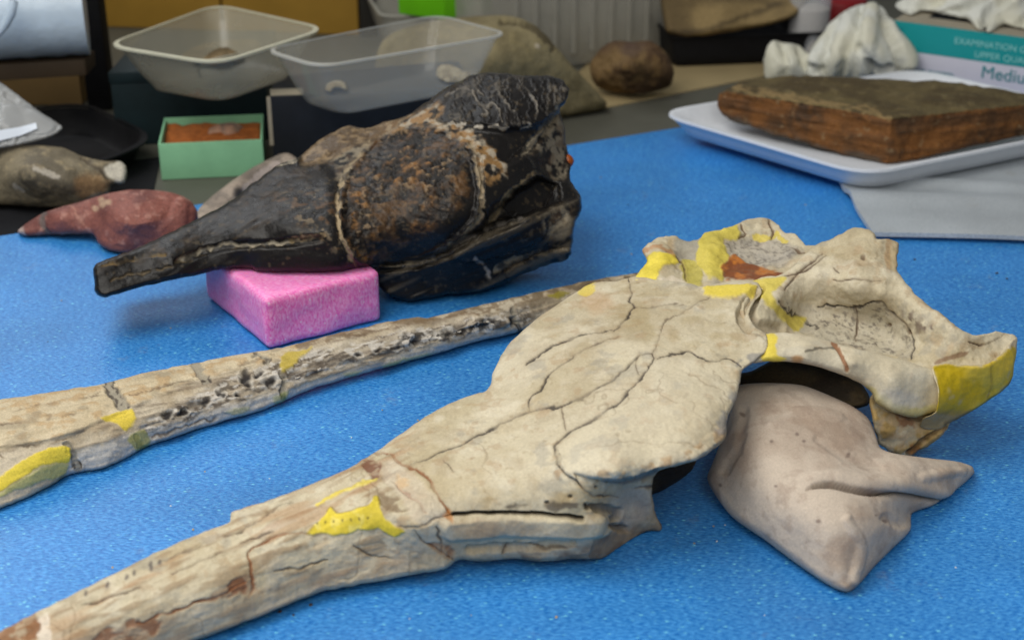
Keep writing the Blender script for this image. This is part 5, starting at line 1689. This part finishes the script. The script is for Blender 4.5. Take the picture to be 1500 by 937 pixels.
# cream tub and clear tub
ct = thing('cream_tub', 'cream translucent plastic tub with a folded front corner on the dark box', 'tub', (-.30, 1.51, .0748))
rimq = [G(318, 92, .124)[:2], G(475, 42, .124)[:2], G(318, 7, .124)[:2], G(157, 66, .124)[:2]]
tub(ct, rimq, .0750, .122, .74, M['cream_tub'], .032, .0016, .005, rim_mat=M['cream_rim'])
fcn = G(312, 90, .118) - np.array(ct.location)
link_mesh('folded_lip', tube_mesh('folded_lip', [fcn + np.array(p) for p in ((-.012, -.004, -.016), (-.014, -.008, -.006), (-.004, -.0095, .002), (.012, -.001, .0045), (.030, .012, .006))], [.0008, .0016, .002, .0018, .0008], 8), M['cream_tub'], ct)

def paint_residue(c):
    n1 = fbm(c.P, 90, 4, 1)
    return mixc(np.tile(lin(122, 104, 74), (c.n, 1)), sstep(.4, .6, n1), lin(92, 78, 54)), np.full(c.n, .9), .004 * (n1 - .5)


rs = thing('brown_sediment', 'thin heap of brown sediment lying on the bottom of the cream tub', 'sediment', (-.29, 1.52, .0795))
sculpt(rs, 'heap', [(262, 86, .0800), (276, 74, .0815), (310, 62, .0825), (370, 58, .0825), (382, 66, .0815), (380, 80, .0805), (350, 90, .0800), (305, 97, .0798), (272, 95, .0798)], [(325, 82, .0880)], paint_residue, M['rock'], 2, (6, .003), (20, .01), 1.5, zmin=.0796)

cl = thing('clear_tub', 'clear rectangular plastic tub with bone fragments on the black box', 'tub', (-.12, 1.44, .0748))
rimq = [G(470, 97, .130)[:2], G(745, 50, .130)[:2], G(640, 22, .130)[:2], G(388, 72, .130)[:2]]
tub(cl, rimq, .0750, .128, .78, M['clear_tub'], .026, .0014, .004, rim_mat=M['clear_rim'])


def paint_frag(c):
    n1 = fbm(c.P, 120, 3, 1)
    return mixc(np.tile(lin(176, 166, 140), (c.n, 1)), sstep(.4, .6, n1), lin(142, 130, 104)), np.full(c.n, .7), .004 * (n1 - .5)


fr = thing('bone_fragment', 'small curved pale bone fragment lying in the clear tub', 'bone fragment', (-.17, 1.42, .0775))
sculpt(fr, 'fragment', [(476, 132, .082), (480, 122, .086), (494, 118, .088), (506, 122, .086), (508, 132, .081), (500, 130, .083), (490, 129, .084), (484, 136, .080)], [], paint_frag, M['rock'], 1.5, (4, .004), (8, .01), .3, zmin=.0775)
fr2 = thing('bone_fragment', 'larger knobbly pale bone fragment lying in the clear tub by the black skull', 'bone fragment', (-.05, 1.45, .0775))
sculpt(fr2, 'fragment', [(640, 112, .082), (642, 98, .090), (655, 94, .092), (668, 98, .090), (680, 104, .088), (698, 102, .088), (702, 112, .083), (688, 120, .079), (655, 122, .079)], [(665, 108, .086)], paint_frag, M['rock'], 1.5, (6, .006), (12, .014), .5, zmin=.0775)

# low milky tub with a lime box in it, further back
mt = thing('milky_tub', 'shallow milky plastic tub behind the clear tub, under the lime green box', 'tub', (-.02, 1.86, TZ))
rimq = [G(560, 26, .06)[:2], G(820, 20, .06)[:2], G(800, -40, .06)[:2], G(530, -20, .06)[:2]]
tub(mt, rimq, TZ + .0006, .060, .85, M['milky_tub'], .02, .0014, .004)
lg = G(650, 29, .0636)[:2]
lb = thing('lime_box', 'bright lime green plastic box standing on the milky tub', 'box', (float(lg[0]), float(lg[1] + .05), .0632))
box(lb, 'box_body', [lg, lg + np.array([.06, .04]), lg + np.array([.01, .10]), lg + np.array([-.058, .03])], .0632, .115, M['lime'], .003)
box(lb, 'lid', [lg + np.array(p) for p in ((0, -.002), (.062, .04), (.01, .102), (-.06, .03))], .1152, .124, M['lime'], .003)

# black tray with rolled rim
bt = thing('black_tray', 'black plastic tray with a rounded rim beside the green box', 'tray', (-.47, 1.52, TZ))
tr = [G(120, 248, .022)[:2], G(226, 205, .022)[:2], G(120, 152, .022)[:2], G(-60, 180, .022)[:2]]
tub(bt, tr, TZ + .0006, .022, .86, M['black_plastic'], .045, .002, .007)

# plastic bag with paper label


def paint_film(c):
    n1 = fbm(c.P, 24, 3, 1)
    r = np.abs(fbm(c.P, 40, 3, 4) - .5) * 2
    return np.tile(lin(160, 162, 162), (c.n, 1)), np.full(c.n, .3), .008 * (n1 - .5) - .004 * np.exp(-(r / .12) ** 2)


pbg = thing('plastic_bag', 'crumpled grey plastic bag with a white paper label on the grey-brown bone', 'bag', (-.5, 1.40, .05))
sculpt(pbg, 'bag_film', [(-90, 90, .110), (-30, 104, .104), (0, 120, .096), (30, 142, .086), (62, 166, .075), (92, 187, .064), (74, 200, .059), (35, 211, .056), (0, 217, .055), (-90, 228, .055)], [(0, 170, .078), (40, 180, .070)], paint_film, M['bag_film'], 2, (6, .006), (30, .03), .6, zmin=.052)
lab = [surf(*p) for p in ((-60, 212), (0, 206), (30, 198), (56, 190), (55, 181), (28, 187), (0, 192), (-60, 198))]
cdir = np.array([0, -.8, .55]) * .0032
bm = bmesh.new()
lo_ = [bm.verts.new(np.array(p) - np.array(pbg.location) + cdir) for p in lab]
hi_ = [bm.verts.new(np.array(p) - np.array(pbg.location) + cdir * 1.15) for p in lab]
for k in range(3):
    bm.faces.new((hi_[k], hi_[k + 1], hi_[6 - k], hi_[7 - k]))
    bm.faces.new((lo_[7 - k], lo_[6 - k], lo_[k + 1], lo_[k]))
for k in range(8):
    bm.faces.new((lo_[k], lo_[(k + 1) % 8], hi_[(k + 1) % 8], hi_[k]))
bmesh.ops.recalc_face_normals(bm, faces=bm.faces)
me = bpy.data.meshes.new('paper_label')
bm.to_mesh(me)
bm.free()
link_mesh('paper_label', me, M['label'], pbg.children[0])

# rack: post, cross beam; film roll
pbase = at_base(142, 166)[:2]
rk = thing('rack', 'black upright post with a dark brown cross beam behind the black tray', 'rack', (float(pbase[0]), float(pbase[1]), TZ))
box(rk, 'post', rect(pbase + np.array([-.013, .01]), 0, .027, .03), TZ + .0006, .26, M['black_plastic'], .003)
bz = .092
bl, brr = G(-140, 100, bz), G(128, 84, bz)
box(rk, 'cross_beam', [bl[:2] + np.array([0, -.01]), brr[:2] + np.array([0, -.01]), brr[:2] + np.array([0, .03]), bl[:2] + np.array([0, .03])], bz - .017, bz, M['beam'], .002)
box(rk, 'post', rect(bl[:2] + np.array([-.02, 0]), 0, .027, .03), TZ + .0006, .26, M['black_plastic'], .003)
rr_ = .047
A = np.array([*(bl[:2] + np.array([-.05, .004])), bz + rr_ + .0004])
B = np.array([*(G(131, 80, bz)[:2] + np.array([0, .004])), bz + rr_ + .0004])
roll = thing('film_roll', 'glossy pale roll of plastic film resting on the cross beam', 'film roll', tuple((A + B) / 2 - np.array([0, 0, rr_])))
pts = [A + (B - A) * t - np.array(roll.location) for t in np.linspace(0, 1, 24)]
link_mesh('wound_film', tube_mesh('wound_film', pts, [rr_ * (1 + .012 * math.sin(k * 2.3)) for k in range(24)], 36), M['film'], roll)
yf = (A[1] + B[1]) / 2 - rr_ - .006


def on_front(u, v):
    d = rays(u, v)
    return CAM + d * (yf / d[1])


link_mesh('loose_fold', tube_mesh('loose_fold', [on_front(*p) - np.array(roll.location) for p in ((-14, 62), (-2, 50), (8, 36), (16, 20), (20, 4), (17, -12), (8, -26))], [.0008, .003, .0045, .005, .0045, .003, .0008], 12), M['film'], roll)

# board behind and dark wall
w0 = G(-200, 60, .0)[:2] + np.array([-.3, .18])
w1 = G(524, 30, .02)[:2] + np.array([0, .02])
wb = thing('wooden_cabinet', 'yellow-brown wooden cabinet front closing off the table behind the tubs', 'cabinet', (float(w0[0] + .5), float(w1[1]), TZ))
wd = (w1 - w0)
for k in range(5):
    a, b = k / 5 + (.0015 if k else 0), (k + 1) / 5 - .0015
    p, q_ = w0 + wd * a, w0 + wd * b
    nrm = np.array([-wd[1], wd[0]]) / np.linalg.norm(wd)
    box(wb, 'board', [p, q_, q_ + nrm * .018, p + nrm * .018], TZ + .0006, .26, M['wood'], .002)
box(wb, 'edge_post', [w1 + np.array(p) for p in ((.001, -.004), (.022, -.004), (.022, .03), (.001, .03))], TZ + .0006, .26, M['dark_wall'], .002)
sheet('back_wall', [(-1.6, 2.42), (2.0, 2.42), (2.0, 2.46), (-1.6, 2.46)], -.6, .10, M['dark_wall'], kind='structure')
cbx = G(30, 168, TZ)[:2] + np.array([0, .03])
cbo = thing('cardboard_box', 'plain brown cardboard box under the cross beam behind the plastic bag', 'box', (float(cbx[0]), float(cbx[1] + .05), TZ))
box(cbo, 'box_body', rect(cbx + np.array([-.20, 0]), .02, .262, .10), TZ + .0006, .17, M['cardboard'], .002)
box(cbo, 'tape', rect(cbx + np.array([-.04, -.0008]), .05, .03, .001), .03, .07, M['card_edge'], 0)

# ================================================================== CRUMBS ON THE MAT
crumbm = [plain_mat('crumb_dark', (70, 58, 48), .8), plain_mat('crumb_tan', (170, 150, 116), .8), plain_mat('crumb_white', (214, 214, 206), .7)]
rnd = random.Random(11)
spots = [(815, 903, 1, 2.6), (1258, 297, 0, 2.6), (1340, 380, 0, 2.2), (455, 885, 0, 3.2), (410, 895, 0, 3), (430, 900, 0, 2.2), (1045, 770, 1, 2), (1017, 795, 1, 2), (283, 775, 1, 2.4), (165, 830, 1, 2), (612, 745 - 130, 1, 1.8), (300, 690, 1, 1.6), (925, 372, 1, 1.6), (1050, 792, 2, 1.6), (1062, 768, 2, 1.6), (90, 440, 1, 1.5),
         (250, 480, 1, 1.5), (1460, 400, 0, 2.4), (1475, 408, 0, 2), (1400, 830, 2, 1.4), (70, 500, 0, 1.3), (690, 900, 1, 1.4), (600, 905, 2, 1.4), (1120, 900, 2, 1.4), (395, 700, 2, 1.4), (250, 740, 2, 1.5), (880, 260, 1, 1.5), (920, 300, 0, 1.3), (1180, 300, 1, 1.5), (515, 640, 2, 1.3), (560, 600, 1, 1.4)]
CB = []
for k in range(4):
    bm = bmesh.new()
    bmesh.ops.create_icosphere(bm, subdivisions=1, radius=1)
    for v in bm.verts: v.co *= rnd.uniform(.6, 1.15)
    me = bpy.data.meshes.new('crumb')
    bm.to_mesh(me)
    bm.free()
    CB.append(me)
cms = {}
for k, (x, y, m, s) in enumerate(spots):
    key = (k % 4, m)
    if key not in cms:
        me = CB[key[0]].copy()
        me.materials.append(crumbm[m])
        cms[key] = me
    o = bpy.data.objects.new('crumb', cms[key])
    COL.objects.link(o)
    p = G(x, y, 0)
    r = s * np.linalg.norm(p - CAM) / FPX * 1.0
    o.location = (p[0], p[1], r * .35 - .0004)
    o.scale = (r, r * 1.1, r * .6)
    o.rotation_euler = (0, 0, rnd.uniform(0, 6))
    tag(o, ('dark brown crumb of rock lying loose on the blue mat', 'tan crumb of bone lying loose on the blue mat', 'white crumb of plaster lying loose on the blue mat')[m], 'crumb', ('dark crumbs on the mat', 'tan crumbs on the mat', 'white crumbs on the mat')[m])
